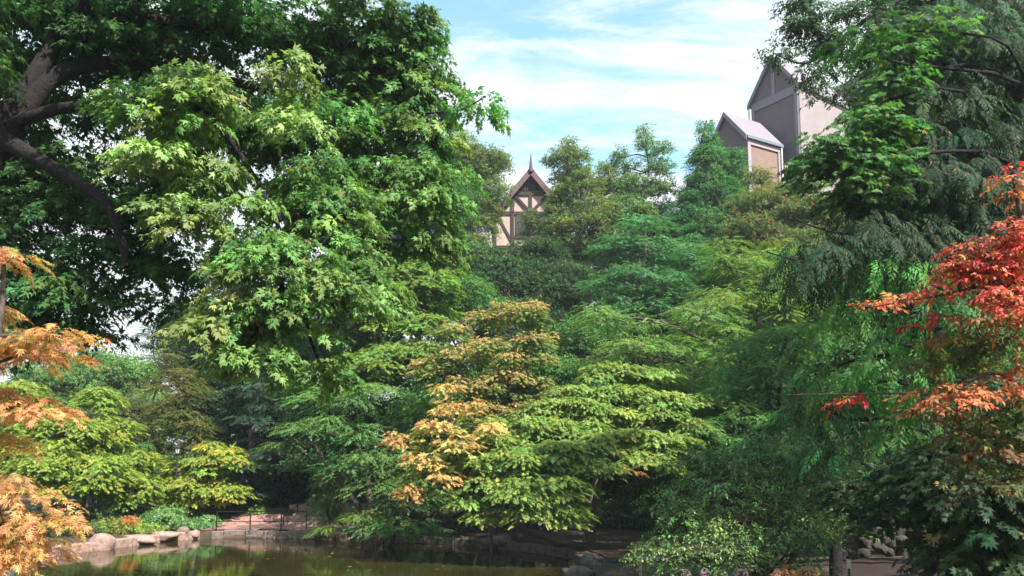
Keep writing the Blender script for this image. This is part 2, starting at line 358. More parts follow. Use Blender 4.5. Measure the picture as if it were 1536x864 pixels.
def tree(name, label, cat, masses, species, pal, seed, base=None, tr=.18, bark=BARK, tip=None, group=None, gaps=(), k=1.0,
         limbs=(), extra=(), woodname='trunk', crownname='crown', hubs=1.0, vary=.27, sc=1.0, twigs=1.0, leaftip=((.24, .17, .06), .02), padvar=.18, stems=1, trunktop=None, trunk_end=None):
    rng = np.random.default_rng(seed); sp = dict(SP[species]); sp['s'] *= sc; sp['rp'] *= sc
    ms = masses_to_world(masses)
    if base is None:
        c = np.mean([m[0] for m in ms], axis=0); base = (c[0], c[1])
    bz = ground_z(base[0], base[1]); B = np.array([base[0], base[1], bz])
    root = empty(name, B, label, cat, group)
    pads = crown_pads(ms, sp, rng, gaps, k)
    wd = Wood()
    topi = int(np.argmax([m[0][2] for m in ms])) if trunktop is None else trunktop
    top = ms[topi][0]+np.array([0, 0, ms[topi][1][2]*.4])
    trunks = []
    for s in range(stems):
        b2 = B+np.array([rng.normal(0, .25), rng.normal(0, .25), -.2])*(1 if stems > 1 else .0)+np.array([0, 0, -.2])
        tp = at(*trunk_end) if trunk_end else top if s == 0 else ms[rng.integers(len(ms))][0]
        trunks.append(wd.limb(b2, tp, tr, tr*.25, rng, 0, .05, 8, 14))
    for q in limbs:
        P = smooth_line([at(*z) for z in q[0]]); wd.poly(P, np.linspace(q[1], q[2], len(P))*(1+rng.normal(0, .04, len(P))), 9); trunks.append(P)
    allt = np.concatenate(trunks)
    hub = {}
    for i, (c, r) in enumerate(ms):
        low_ = c-np.array([0, 0, r[2]*.3]); dd = np.linalg.norm(allt-low_, axis=1)+np.maximum(0, allt[:, 2]-low_[2])*1.5
        a = allt[np.argmin(dd)]; ln = np.linalg.norm(low_-a); rr = min(tr*.55, .02+.018*ln)*hubs
        hub[i] = wd.limb(a, low_, rr, rr*.5, rng, .05, .07, 6, 7) if ln > .15 else np.array([a, low_])
    for (p, g, ci) in pads:
        if rng.random() > twigs: continue
        h = hub[ci]; a = h[np.argmin(np.linalg.norm(h-p, axis=1)+rng.random(len(h))*.5)]
        ln = np.linalg.norm(p-a); r0 = min(.05, .008+.009*ln)*hubs; wd.limb(a, p, r0, .006, rng, .06, .06, 4, 5)
    wd.build(woodname, bark, root)
    A = pad_sprays(pads, sp, pal, rng, tip, padvar)
    V, Fc, Cc = place(T[sp['t']], rng, *A[:4], A[4], vary, leaftip)
    Vs, Fs, Cs = [V], [Fc], [Cc]; nb = len(V)
    for (emass, esp, epal, ek) in extra:        # other leaf masses of the same tree
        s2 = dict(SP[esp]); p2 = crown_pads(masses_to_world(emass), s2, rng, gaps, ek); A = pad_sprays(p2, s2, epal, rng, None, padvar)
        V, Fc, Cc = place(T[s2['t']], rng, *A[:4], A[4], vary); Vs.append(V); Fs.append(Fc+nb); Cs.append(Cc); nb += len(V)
    NL[0] += sum(len(x) for x in Fs)
    rawmesh(crownname, np.concatenate(Vs), np.concatenate(Fs), sp['m'], root, np.concatenate(Cs))
    return root
# ------------------------------------------------------------------ terrain
shore_px = [(20, 842), (70, 835), (150, 825), (240, 813), (290, 808.5), (345, 807), (400, 807), (468, 809), (560, 813), (680, 817), (760, 825), (830, 834), (880, 848), (893, 864)]
SH = [onz(u, v, 0)[:2] for u, v in shore_px]
POND = [(-22, 27)]+[tuple(p) for p in SH]+[(2.6, 21), (3.4, 17.5), (1, 15.5), (-4, 15.8), (-9, 17), (-17, 19), (-22, 22)]
PP = np.array(POND)
def pond_sd(x, y):
    x = np.asarray(x, float); y = np.asarray(y, float); d = np.full(x.shape, 1e9); ins = np.zeros(x.shape, bool)
    for i in range(len(PP)):
        a = PP[i]; b = PP[(i+1) % len(PP)]; e = b-a
        t = np.clip(((x-a[0])*e[0]+(y-a[1])*e[1])/(e@e), 0, 1)
        d = np.minimum(d, np.hypot(x-a[0]-t*e[0], y-a[1]-t*e[1]))
        c = (a[1] > y) != (b[1] > y); xi = a[0]+(y-a[1])/(e[1] if abs(e[1]) > 1e-9 else 1e-9)*e[0]; ins ^= c & (x < xi)
    return np.where(ins, -d, d)
XS = [-60, -26, -18, -12, -8, 0, 6, 9, 13, 30]
YS = [75, 60, 48, 44.5, 42.5, 40, 38, 30, 23.5, 21]
CP = [1, 2.5, 5, 10, 14, 17, 20, 21, 21, 22]
def ground_z(x, y):
    x = np.asarray(x, float); y = np.asarray(y, float); d = pond_sd(x, y)
    z = np.where(d < 0, np.maximum(-.8, d*1.2-.1), .12+.25*np.clip(d/.35, 0, 1))
    z = z+np.where(d > 0, .015*np.minimum(d, 30), 0)
    ys = np.interp(x, XS, YS); cp = np.interp(x, XS, CP); h = np.maximum(0, y-ys)
    hill = cp*(1-np.exp(-h*.55/cp*1.25)); z = z+hill
    near = np.clip((17-y)/4, 0, 1); z = z+np.where(d > 0, near*1.2, 0)
    z = z+np.clip((x-7)/3, 0, 1)*np.clip((26-y)/4, 0, 1)*.45*(d > 0)+.8*np.exp(-((x+13)/3)**2-((y-41.5)/1.6)**2)
    z = z+(.10*np.sin(x*.7+y*.3)*np.sin(y*.55-x*.2))*np.clip(d/6-.6, 0, 1)
    return z if z.shape else float(z)
def build_ground():
    xs = np.concatenate([np.linspace(-900, -60, 18)[:-1], np.linspace(-60, -25, 24)[:-1], np.linspace(-25, 18, 130)[:-1], np.linspace(18, 60, 30)[:-1], np.linspace(60, 900, 18)])
    ys = np.concatenate([np.linspace(-300, -10, 10)[:-1], np.linspace(-10, 14, 20)[:-1], np.linspace(14, 46, 110)[:-1], np.linspace(46, 110, 45)[:-1], np.linspace(110, 1400, 20)])
    X, Y = np.meshgrid(xs, ys); Z = ground_z(X, Y)
    V = np.stack([X, Y, Z], -1).reshape(-1, 3); nx = len(xs); i = np.arange(len(ys)-1)[:, None]*nx; j = np.arange(nx-1)[None]
    Fq = np.stack([i+j, i+j+1, i+nx+j+1, i+nx+j], -1).reshape(-1, 4)
    m = mat('soil', (.085, .05, .03), .95, (.025, .022, .012), .9, .06, coord='Generated')
    n = m.node_tree.nodes; l = m.node_tree.links
    g = [q for q in n if q.type == 'TEX_COORD'][0]; no = [q for q in n if q.type == 'TEX_NOISE'][0]; l.new(g.outputs['Object'], no.inputs['Vector'])
    props(rawmesh('ground', V, Fq, m, smooth=True), kind='structure')
build_ground()
def sheet(name, ctr, m, dz=.03, nsub=3, kind='structure'):   # strip between two edge lines draped on the ground
    A, B = ctr; V = []; k = 8
    for a, b in zip(A, B):
        for t in range(k+1):
            p = np.array(a)+(np.array(b)-np.array(a))*t/k; V.append((p[0], p[1], ground_z(p[0], p[1])+dz))
    Fq = [(i*(k+1)+j, i*(k+1)+j+1, (i+1)*(k+1)+j+1, (i+1)*(k+1)+j) for i in range(len(A)-1) for j in range(k)]
    return props(rawmesh(name, V, Fq, m, smooth=True), kind=kind)
def offset_line(P, d):
    P = np.asarray(P, float); t = np.gradient(P, axis=0); t /= np.linalg.norm(t, axis=1)[:, None]; n = np.stack([-t[:, 1], t[:, 0]], 1); return P+n*d
def resample(P, step):
    P = np.asarray(P, float); s = np.concatenate([[0], np.cumsum(np.linalg.norm(np.diff(P, axis=0), axis=1))]); q = np.arange(0, s[-1], step)
    return np.stack([np.interp(q, s, P[:, i]) for i in range(P.shape[1])], 1)
SHL = resample(smooth_line(np.array(SH), 6), .5)
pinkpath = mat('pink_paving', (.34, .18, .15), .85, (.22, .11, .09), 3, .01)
brownpath = mat('brown_path', (.05, .028, .02), .8, (.028, .017, .012), 2.5, .02)  # path colour darkened for the shade of the canopy
sl_left = SHL[SHL[:, 0] < -9.3]; sl_right = SHL[(SHL[:, 0] > -7.5)]
sl_rail = sl_left[sl_left[:, 0] > -15.6]
sheet('path', (offset_line(sl_rail, .30), offset_line(sl_rail, 3.2)), pinkpath, .03)
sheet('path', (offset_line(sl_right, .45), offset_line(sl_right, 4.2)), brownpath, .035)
# water ------------------------------------------------------------
def build_water():
    m, n, l, p = clear_mat('pond_water')
    p.inputs['Base Color'].default_value = (.02, .022, .005, 1); p.inputs['Roughness'].default_value = .015; p.inputs['IOR'].default_value = 1.33; p.inputs['Specular IOR Level'].default_value = .55
    t = n.new('ShaderNodeTexCoord'); mpn = n.new('ShaderNodeMapping'); mpn.inputs['Scale'].default_value = (.8, 2.2, 1); l.new(t.outputs['Object'], mpn.inputs[0])
    a = n.new('ShaderNodeTexNoise'); a.inputs['Scale'].default_value = 1.3; a.inputs['Detail'].default_value = 4; l.new(mpn.outputs[0], a.inputs['Vector'])
    b = n.new('ShaderNodeBump'); b.inputs['Strength'].default_value = .5; b.inputs['Distance'].default_value = .009; l.new(a.outputs[0], b.inputs['Height']); l.new(b.outputs[0], p.inputs['Normal'])
    c = n.new('ShaderNodeValToRGB'); c.color_ramp.elements[0].color = (.016, .014, .004, 1); c.color_ramp.elements[1].color = (.030, .026, .007, 1); c.color_ramp.elements[0].position = .3; c.color_ramp.elements[1].position = .7
    a2 = n.new('ShaderNodeTexNoise'); a2.inputs['Scale'].default_value = .35; l.new(t.outputs['Object'], a2.inputs['Vector']); l.new(a2.outputs[0], c.inputs[0]); l.new(c.outputs[0], p.inputs['Base Color'])
    q = PP; me = bpy.data.meshes.new('pond'); me.from_pydata([(x, y, 0) for x, y in q], [], [tuple(range(len(q)))]); me.materials.append(m)
    o = bpy.data.objects.new('pond_water', me); COL.objects.link(o); props(o, kind='structure')
build_water()
# ------------------------------------------------------------------ stones
STONE = mat('pale_stone', (.22, .16, .135), .85, (.10, .075, .06), 7, .03)
DSTONE = mat('grey_stone', (.13, .105, .09), .85, (.05, .04, .035), 6, .02)
PSTONE = mat('pink_stone', (.38, .25, .205), .85, (.16, .105, .085), 6, .03)
def rockV(c, d, rng, sub=2, rz=0.):
    bm = bmesh.new(); bmesh.ops.create_icosphere(bm, subdivisions=sub, radius=1)
    ph = rng.random(6)*6.28; V = []
    for v in bm.verts:
        p = np.array(v.co); k = 1+.11*math.sin(p[0]*3+ph[0])*math.sin(p[1]*2.6+ph[1])+.09*math.sin(p[2]*4+ph[2]+p[0]*2)+rng.normal(0, .025)
        p = np.sign(p)*np.abs(p)**.82*k; p = p*np.array(d)/2; c_, s_ = math.cos(rz), math.sin(rz)
        V.append((p[0]*c_-p[1]*s_+c[0], p[0]*s_+p[1]*c_+c[1], p[2]+c[2]))
    Fc = [tuple(v.index for v in f.verts) for f in bm.faces]; bm.free(); return V, Fc
def rock(label, c, d, m, seed, sub=3, rz=0., group='rocks around the pond', cat='rock', name='rock'):
    rng = np.random.default_rng(seed); V, Fc = rockV(c, d, rng, sub, rz); mb = MB(); mb.add(V, Fc)
    o = mb.build(name, m, smooth=True); 
    me = o.data; off = Vector(c)
    for v in me.vertices: v.co -= off
    o.location = off; return props(o, label, cat, group)
def rubble_wall(label, line, h, m, seed, size=.32, rows=3, cat='stone wall', name='stone_wall', zb=None):
    rng = np.random.default_rng(seed); mb = MB(); P = resample(line, size)
    for r in range(rows):
        for i in range(len(P)-1):
            d = P[i+1]-P[i]; rz = math.atan2(d[1], d[0]); c = P[i]+d*(.5+.3*(r % 2))
            z0 = ground_z(c[0], c[1]) if zb is None else zb
            ww = size*rng.uniform(.8, 1.35); V, Fc = rockV((c[0]+rng.normal(0, .07), c[1]+rng.normal(0, .07)+.05*r, z0+h*(r+.5)/rows+rng.normal(0, .05)), (ww, size*1.1, h/rows*rng.uniform(.8, 1.6)), rng, 2, rz+rng.normal(0, .2)); mb.add(V, Fc)
    return props(mb.build(name, m), label, cat)
# pond edging (left bank: long flat coping stones, right bank: low dark stones)
def edging(name, label, line, m, seed, L0, w, h, zc):
    rng = np.random.default_rng(seed); mb = MB(); P = resample(line, L0)
    for i in range(len(P)-1):
        a, b = P[i], P[i+1]; d = b-a; rz = math.atan2(d[1], d[0]); c = (a+b)/2
        mb.box((c[0]+rng.normal(0, .02), c[1]+rng.normal(0, .05), zc+rng.normal(0, .025)), (np.linalg.norm(d)*.97, w*rng.uniform(.9, 1.1), h), rz+rng.normal(0, .012))
    return props(mb.build(name, m, bevel=.025), label, 'edging')
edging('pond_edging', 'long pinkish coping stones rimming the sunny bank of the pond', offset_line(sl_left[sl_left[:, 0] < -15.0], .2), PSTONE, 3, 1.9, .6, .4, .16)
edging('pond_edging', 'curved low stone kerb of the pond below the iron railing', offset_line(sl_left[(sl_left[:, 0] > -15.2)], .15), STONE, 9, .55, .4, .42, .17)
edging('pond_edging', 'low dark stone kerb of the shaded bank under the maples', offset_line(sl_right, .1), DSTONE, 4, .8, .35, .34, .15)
def gr(u, v, z=0): return onz(u, v, z)
p = gr(146, 825); rock('large rounded pinkish boulder between two coping stones', (p[0], p[1]+.25, .2), (1.1, 1.0, .88), PSTONE, 11)
p = gr(205, 817); rock('flat pinkish rock slab beside the big boulder', (p[0], p[1]+.2, .2), (1.5, .9, .5), PSTONE, 12)
p = gr(242, 813); rock('low pale rock at the foot of the leathery-leaved shrub', (p[0], p[1]+.2, .25), (1.3, .9, .45), PSTONE, 13)
p = gr(271, 810); rock('squarish brown rock standing below the leafy shrub', (p[0], p[1]+.2, .34), (.55, .5, .55), STONE, 14)
p = gr(289, 809); rock('small pale rock at the end of the bank stones', (p[0], p[1]+.2, .22), (.45, .5, .42), PSTONE, 15)
p = gr(735, 823); rock('broad grey rock half in the water by the dark bank', (p[0], p[1], .16), (.95, .75, .62), DSTONE, 16)
p = gr(766, 824); rock('small grey rock touching the broad rock at the waterline', (p[0], p[1], .12), (.72, .6, .5), DSTONE, 17)
p = gr(750, 818, .2); rock('brown mossy rock sitting up behind the two waterline rocks', (p[0], p[1]+.3, .36), (.95, .6, .55), STONE, 18)
p = gr(838, 830); rock('flat grey rock on the kerb of the shaded bank', (p[0], p[1]+.3, .35), (.6, .4, .25), DSTONE, 19)
p = gr(884, 858); rock('upright rounded grey rock in the near stone group by the water', (p[0], p[1], .2), (.62, .6, .85), DSTONE, 20)
p = gr(868, 866); rock('low slanting grey rock at the front of the near stone group', (p[0], p[1], .1), (.9, .5, .45), DSTONE, 21)
p = gr(853, 863); rock('small grey rock at the tail of the near stone group', (p[0], p[1], .08), (.5, .4, .3), DSTONE, 22)
# ------------------------------------------------------------------ dry stone walls on the shaded side
wl = [onz(640, 797, .4)[:2], onz(740, 800, .4)[:2], onz(800, 798, .4)[:2], onz(860, 795, .45)[:2], onz(930, 793, .5)[:2], onz(1000, 794, .5)[:2]]
rubble_wall('low dark rubble wall in the shade under the lime green maple', smooth_line(wl), .75, mat('dim_stone', (.09, .075, .065), .9, (.035, .03, .025), 5, .03), 31, .36, 3)  # canopy shade is put into this darker stone colour
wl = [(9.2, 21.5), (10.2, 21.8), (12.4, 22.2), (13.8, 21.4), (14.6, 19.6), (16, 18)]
DARKST = mat('shade_dark_stone', (.055, .046, .04), .9, (.022, .02, .016), 5, .03)  # stone colour darkened to stand for the shade of the trees
rubble_wall('shade-toned dry stone wall behind the brown path under the cedar', smooth_line(wl), 1.15, DARKST, 32, .34, 4)
wl = [onz(1010, 862, .7)[:2], onz(1100, 862, .7)[:2], onz(1200, 862, .7)[:2]]
rubble_wall('low line of grey stones below the big small-leaved bush', smooth_line([(3.9, 17.4), (5.2, 17.0), (6.6, 16.9)]), .4, DSTONE, 33, .3, 1, zb=.72)
sheet('path', ([(6.2, 15), (6.9, 18), (8.2, 20), (9.4, 21.2)], [(16, 14), (14.5, 16.5), (14.2, 18.5), (13.4, 20.8)]), mat('red_path', (.032, .016, .012), .8, (.018, .01, .008), 2, .02), .05)  # colour kept very dark in place of shade from the big trees
# brick pier at the foot of the bush
q = onz(978, 858, .5); e = empty('brick_pier', (q[0], q[1], .3), 'small weathered pink brick pier at the foot of the bush', 'pier')
BR, bn, bl, bp = clear_mat('pink_brick'); bt = bn.new('ShaderNodeTexBrick'); bt.inputs['Color1'].default_value = (.5, .3, .22, 1); bt.inputs['Color2'].default_value = (.36, .2, .15, 1); bt.inputs['Mortar'].default_value = (.14, .1, .08, 1); bt.inputs['Scale'].default_value = 6
btc = bn.new('ShaderNodeTexCoord'); bl.new(btc.outputs['Generated'], bt.inputs['Vector']); bl.new(bt.outputs[0], bp.inputs['Base Color']); bp.inputs['Roughness'].default_value = .9
b = MB(); b.box((q[0], q[1], .6), (.7, .5, .5)); b.build('pier', BR, e, .02)
b = MB(); b.box((q[0], q[1], .885), (.78, .58, .06)); b.build('coping', STONE, e, .015)
# ------------------------------------------------------------------ railing, steps, lamp
IRON = mat('dark_iron', (.03, .022, .02), .5, (.015, .012, .012), 20, .002, .6)
def yof(u, v, z): return onz(u, v, z)
def railing(label, pts, h, rails, group=None):
    e = empty('iron_railing', (pts[0][0], pts[0][1], ground_z(pts[0][0], pts[0][1]) if len(pts[0]) < 3 else pts[0][2]), label, 'railing', group)
    P = [(p[0], p[1], ground_z(p[0], p[1]) if len(p) < 3 else p[2]) for p in pts]
    for q in P:
        b = MB(); b.tube([(q[0], q[1], q[2]-.1), (q[0], q[1], q[2]+h)], [.03, .03], 8); b.build('post', IRON, e)
    for z in rails:
        b = MB(); S = smooth_line([(q[0], q[1], q[2]+z) for q in P], 4) if len(P) > 2 else np.array([(q[0], q[1], q[2]+z) for q in P]); b.tube(S, [.028 if z == rails[0] else .02]*len(S), 7); b.build('rail', IRON, e)
    return e
railing('long dark iron railing along the curved pink path', [(onz(u, 807.5, 0)[0], onz(u, 807.5, 0)[1]+.22, .36) for u in (321, 372, 419, 457)], .92, (.92, .45))
sx, sy = onz(446, 789, .45)[:2]
railing('short dark iron railing climbing beside the stone steps', [(sx-.75, sy+.1, .5), (sx-.4, sy+1.3, 1.0), (sx-.1, sy+2.2, 1.3)], .85, (.85, .42))
railing('dark iron railing across the landing above the stone steps', [(sx-.2, sy+2.6, 1.45), (sx+1.3, sy+2.6, 1.45), (sx+2.6, sy+2.6, 1.45)], .8, (.8, .4))
st = empty('stone_steps', (sx, sy, .35), 'rough stone steps rising from the pink path', 'steps')
for i in range(6):
    b = MB(); b.box((sx+.25, sy+.4*i+.5, .1+.17*i/1+.15), (1.9-.05*i, 1.0, .5+.0*i), .05*((i % 3)-1)); b.build('step', PSTONE, st, .03)
b = MB(); b.box((sx+.9, sy+3.4, .75), (4.2, 1.8, 1.3)); b.build('landing', PSTONE, st, .03)
lx, ly = at(265, 700, 39.5)[:2]; lz = ground_z(lx, ly); topz = at(265, 664, 39.5)[2]
lp = empty('street_lamp', (lx, ly, lz), 'old fashioned iron lamp post with glass lantern rising behind the leafy shrub', 'lamp post')
LG = mat('lamp_green_iron', (.05, .05, .045), .5, (.03, .03, .028), 20, .002, .5)
b = MB(); b.tube([(lx, ly, lz-.1), (lx, ly, lz+.5), (lx, ly, lz+.55), (lx, ly, topz-.62)], [.10, .09, .055, .04], 10); b.build('pole', LG, lp)
h0 = topz-.62
b = MB(); b.tube([(lx, ly, h0-.05), (lx, ly, h0+.03)], [.05, .1], 8); b.tube([(lx, ly, h0+.03), (lx, ly, h0+.06)], [.11, .11], 8)
for k in range(4):
    a = k*math.pi/2+.4; b.bar((lx+.10*math.cos(a), ly+.10*math.sin(a), h0+.05), (lx+.16*math.cos(a), ly+.16*math.sin(a), h0+.36), .018, .018)
b.build('lantern_frame', LG, lp)
GL, gn, gl_, gp = clear_mat('lantern_glass'); gp.inputs['Base Color'].default_value = (.45, .40, .40, 1); gp.inputs['Roughness'].default_value = .25
b = MB(); b.tube([(lx, ly, h0+.06), (lx, ly, h0+.35)], [.09, .145], 4); b.build('lantern_glass', GL, lp)
b = MB(); b.tube([(lx, ly, h0+.355), (lx, ly, h0+.39), (lx, ly, h0+.50), (lx, ly, h0+.52), (lx, ly, h0+.62)], [.19, .18, .07, .03, .008], 8); b.build('lantern_cap', LG, lp)
# small path light in the shade under the bush (white body on a dark post)
q = at(1273, 842, 16.5); e = empty('path_light', (q[0], q[1], ground_z(q[0], q[1])), 'small pale path light beside the dark trunk', 'path light')
gz = ground_z(q[0], q[1]); b = MB(); b.tube([(q[0], q[1], gz-.05), (q[0], q[1], q[2]-.16)], [.02, .02], 8); b.build('post', IRON, e)
b = MB(); b.tube([(q[0], q[1], q[2]-.15), (q[0], q[1], q[2]+.05)], [.04, .045], 10); b.build('lens', mat('pale_plastic', (.6, .58, .55), .4, (.5, .48, .45)), e)
b = MB(); b.tube([(q[0], q[1], q[2]+.055), (q[0], q[1], q[2]+.08), (q[0], q[1], q[2]+.12)], [.06, .055, .02], 10); b.build('cap', IRON, e)
# ------------------------------------------------------------------ half timbered gable
TIMB = mat('dark_timber', (.055, .035, .035), .8, (.03, .02, .02), 5, .01)
PLAS = mat('cream_plaster', (.44, .33, .28), .9, (.35, .26, .22), 2, .005)
ROOF = mat('brown_roof', (.14, .09, .085), .85, (.07, .045, .045), 8, .03)
HY = 64.0
def hp(u, v, dy=0): p = at(u, v, HY); return np.array([p[0], HY+dy, p[2]])
gx, gzb = hp(796, 430)[0], ground_z(0, 66)
hs = empty('half_timbered_house', (gx, HY+4, gzb), 'half timbered house with steep pointed gable showing among the trees', 'house')
zb = gzb-1
wallp = [hp(742, 322), hp(796, 259), hp(850, 322)]
L_, R_ = wallp[0].copy(), wallp[2].copy(); L_[2] = zb; R_[2] = zb
b = MB(); b.prism([L_, R_, wallp[2], wallp[1], wallp[0]], (0, 9, 0)); b.build('wall', PLAS, hs)
def tb(name, a, c, w_=.28, th=.12, mt=TIMB, yo=-.06):
    b = MB(); b.bar(hp(*a, yo), hp(*c, yo), w_, th, (0, -1, 0)); return b
fr = MB()
def tadd(a, c, w_=.16, yo=-.05):
    A = hp(*a, yo); C = hp(*c, yo); fr.bar(A, C, .10, w_, tuple(np.cross((C-A)/np.linalg.norm(C-A), (0, 1, 0))))
tadd((741, 320), (852, 320), .28, -.06); tadd((767, 291), (826, 291), .30, -.07)
for u, t_ in ((769, 289), (796, 289), (823, 289)): tadd((u, t_), (u, 319), .26 if u != 796 else .24, -.09)
for u in (769, 823): tadd((u, 320), (u, 420), .26, -.09)
tadd((743, 322), (743, 430), .2, -.04); tadd((849, 322), (849, 430), .2, -.04)
tadd((773, 294), (794, 317), .2, -.12); tadd((819, 294), (799, 317), .2, -.12)
tadd((750, 330), (767, 362), .22, -.03); tadd((768, 356), (826, 356), .28, -.05); tadd((742, 371), (850, 371), .28, -.055)  # the slanted first bar stands for a diagonal shadow on the plaster
fr.build('timber_and_shadow_bar', TIMB, hs)
b = MB(); b.prism([hp(771, 287, -.05), hp(821, 287, -.05), hp(796, 260, -.05)], (0, .04, 0)); gvent = b.build('gable_vent', mat('vent_dark', (.03, .022, .022), .8), hs)
b = MB()
for k in range(11):
    u = 773+k*4.4; hh = 285-27*(1-abs(u-796)/25); v1 = max(hh, 262)
    if v1 < 284: b.bar(hp(u, 286, -.09), hp(u+2.2*(1 if u < 796 else -1), v1+1, -.09), .09, .05, (0, 1, 0))
b.build('louvre', TIMB, hs)
for (u0, u1) in ((773, 794.5), (798, 820)):
    A, C = hp(u0, 323, -.04), hp(u1, 353, -.04)
    b = MB(); b.box(((A[0]+C[0])/2, A[1]+.0, (A[2]+C[2])/2), (C[0]-A[0], .06, A[2]-C[2])); wn = b.build('window', TIMB, hs)
    PG, pn, pl, pp_ = clear_mat('dark_pane'); pp_.inputs['Base Color'].default_value = (.05, .05, .06, 1); pp_.inputs['Roughness'].default_value = .08
    for (a0, a1) in ((.06, .47), (.53, .94)):
        x0 = A[0]+(C[0]-A[0])*a0; x1 = A[0]+(C[0]-A[0])*a1
        pb = MB(); pb.box(((x0+x1)/2, A[1]-.035, (A[2]+C[2])/2), (x1-x0, .02, (A[2]-C[2])*.86)); po = pb.build('pane', PG); po.parent = wn; po.matrix_parent_inverse = wn.matrix_world.inverted()
        off = Vector(hs.location)
        for vtx in po.data.vertices: vtx.co -= off
# roof slabs with overhang
for sgn in (-1, 1):
    ap = hp(796, 254); ev = hp(796+sgn*61, 326.5); o1 = np.array([0, -.55, 0]); o2 = np.array([0, 9.6, 0]); nn = np.array([sgn*.62, 0, .78])*.22
    b = MB(); b.hexa([ap+o1, ev+o1, ev+o1-nn, ap+o1-nn*1.1], [ap+o2, ev+o2, ev+o2-nn, ap+o2-nn*1.1]); b.build('roof', ROOF, hs)
    o1 = np.array([0, -.62, 0]); b = MB(); n2 = nn*2.2; b.hexa([ap+o1, ev+o1, ev+o1-n2, ap+o1-n2], [ap+o1+[0, .06, 0], ev+o1+[0, .06, 0], ev+o1+[0, .06, 0]-n2, ap+o1+[0, .06, 0]-n2]); b.build('bargeboard', mat('bargeboard_wood', (.15, .085, .09), .8, (.09, .055, .055), 6), hs)
a = hp(796, 262, -.66); b = MB(); b.tube([a, hp(796, 255, -.66), hp(796, 246, -.66), hp(796, 244, -.66), hp(796, 234, -.66)], [.16, .17, .12, .09, .02], 6); b.build('finial', mat('finial_wood', (.15, .085, .09), .8), hs)
# ------------------------------------------------------------------ the theatre building
STUCCO_SHADED = mat('stucco_shaded', (.14, .11, .118), .9, (.12, .095, .10), 1.2, .005)  # gable face stucco, darkened to carry its shade
STUCCO_LIT = mat('stucco_lit', (.27, .225, .225), .9, (.235, .195, .195), 1.2, .005)  # same stucco, paler to carry the sun on the lit sides
TRIM = mat('grey_trim', (.22, .19, .22), .7, (.18, .155, .18), 3)
PINK = mat('pink_panel', (.22, .145, .12), .9, (.185, .12, .10), 2.5, .004)
PROOF = mat('pale_metal_roof', (.20, .175, .195), .7, (.16, .14, .16), 5, .004)
def z_at(u, v, Y): return at(u, v, Y)[2]
def P2(u, Y): p = at(u, 150, Y); return np.array([p[0], p[1]])
def lift(p, z): return np.array([p[0], p[1], z])
def gable(e, Np, Lp, ln, ze, za, zb, side_mat, gmat, over=.25):
    d = Lp-Np; wd_ = np.linalg.norm(d); dn = d/wd_; a = np.array([-dn[1], dn[0]]);
    if a[0] < 0: a = -a
    if a[1] < 0: a = np.array([abs(a[0]), abs(a[1])])
    Rp = Np+a*ln; Fp = Lp+a*ln; mN = (Np+Lp)/2; mR = mN+a*ln
    b = MB(); b.prism([lift(Np, zb), lift(Lp, zb), lift(Lp, ze), lift(mN, za), lift(Np, ze)], (*(a*ln), 0)); b.build('wall', gmat, e)
    b = MB(); nrm = -dn*.03; q = [lift(Np+nrm, zb), lift(Rp+nrm, zb), lift(Rp+nrm, ze), lift(Np+nrm, ze)]; b.prism(q, (*(-nrm*.8), 0)); b.build('side_wall', side_mat, e)
    for (c0, s) in ((Np, -1), (Lp, 1)):
        up = (za-ze)/(wd_/2); cv = c0+dn*s*over; z1 = ze-over*up; t = .22
        A = [lift(mN-a*over, za+.05), lift(cv-a*over, z1+.05), lift(cv-a*over, z1+.05+t), lift(mN-a*over, za+.05+t)]
        b = MB(); b.prism(A, (*(a*(ln+2*over)), 0)); b.build('roof', PROOF, e)
        A = [lift(mN-a*(over+.08), za-.18), lift(cv-a*(over+.08), z1-.18), lift(cv-a*(over+.08), z1+t+.07), lift(mN-a*(over+.08), za+t+.07)]
        b = MB(); b.prism(A, (*(a*.08), 0)); b.build('bargeboard', TRIM, e)
    return a, dn, wd_, Rp
Np, Lp = P2(1197, 60), P2(1127, 63.8); ze = z_at(1197, 124, 60); za = z_at(1152, 87, 61.9); zb = ground_z(Np[0], Np[1])-2
te = empty('theatre_building', (*Np, zb+2), 'tall pale pink stucco building, gable faces toned as shaded, with two stepped gabled towers', 'building')
a, dn, wd_, Rp = gable(te, Np, Lp, 8, ze, za, zb, STUCCO_LIT, STUCCO_SHADED)
f = -a                                            # outward from the gable face
def on_face(s, z, o=.03): p = Np+dn*s*wd_+f*o; return lift(p, z)
b = MB()
for s in (.035, .965):
    p = on_face(s, 0, .04); b.bar(lift(p, zb), lift(p, ze-.1), .30, .09, (*f, 0))
b.build('corner_trim', TRIM, te)
b = MB(); zz1 = z_at(1192, 133, 60.1); b.bar(on_face(.06, zz1, .05), on_face(.94, zz1, .05), .09, .75, (0, 0, 1)); b.build('band', TRIM, te)
b = MB(); b.bar(on_face(.5, zz1+.4, .045), on_face(.5, za-.5, .045), .35, .08, (*f, 0)); b.build('centre_trim', TRIM, te)
sd_ = -dn
def on_side(s, z, o=.05): p = Np+a*s+sd_*(o+.03); return lift(p, z)
b = MB(); b.bar(on_side(.2, zb, .03), on_side(.2, ze-.2, .03), .30, .08, (*sd_, 0)); b.build('corner_trim', STUCCO_LIT, te)
b = MB(); b.bar(on_side(.4, ze-.35, .04), on_side(7.8, ze-.35, .04), .07, .30); b.build('fascia', TRIM, te)
b = MB(); b.tube([lift(Lp+dn*.2+f*.15, ze-.3), lift(Lp+dn*.2+f*.15, zb)], [.07, .07], 8); b.build('downpipe', mat('white_pipe', (.7, .66, .68), .5), te)
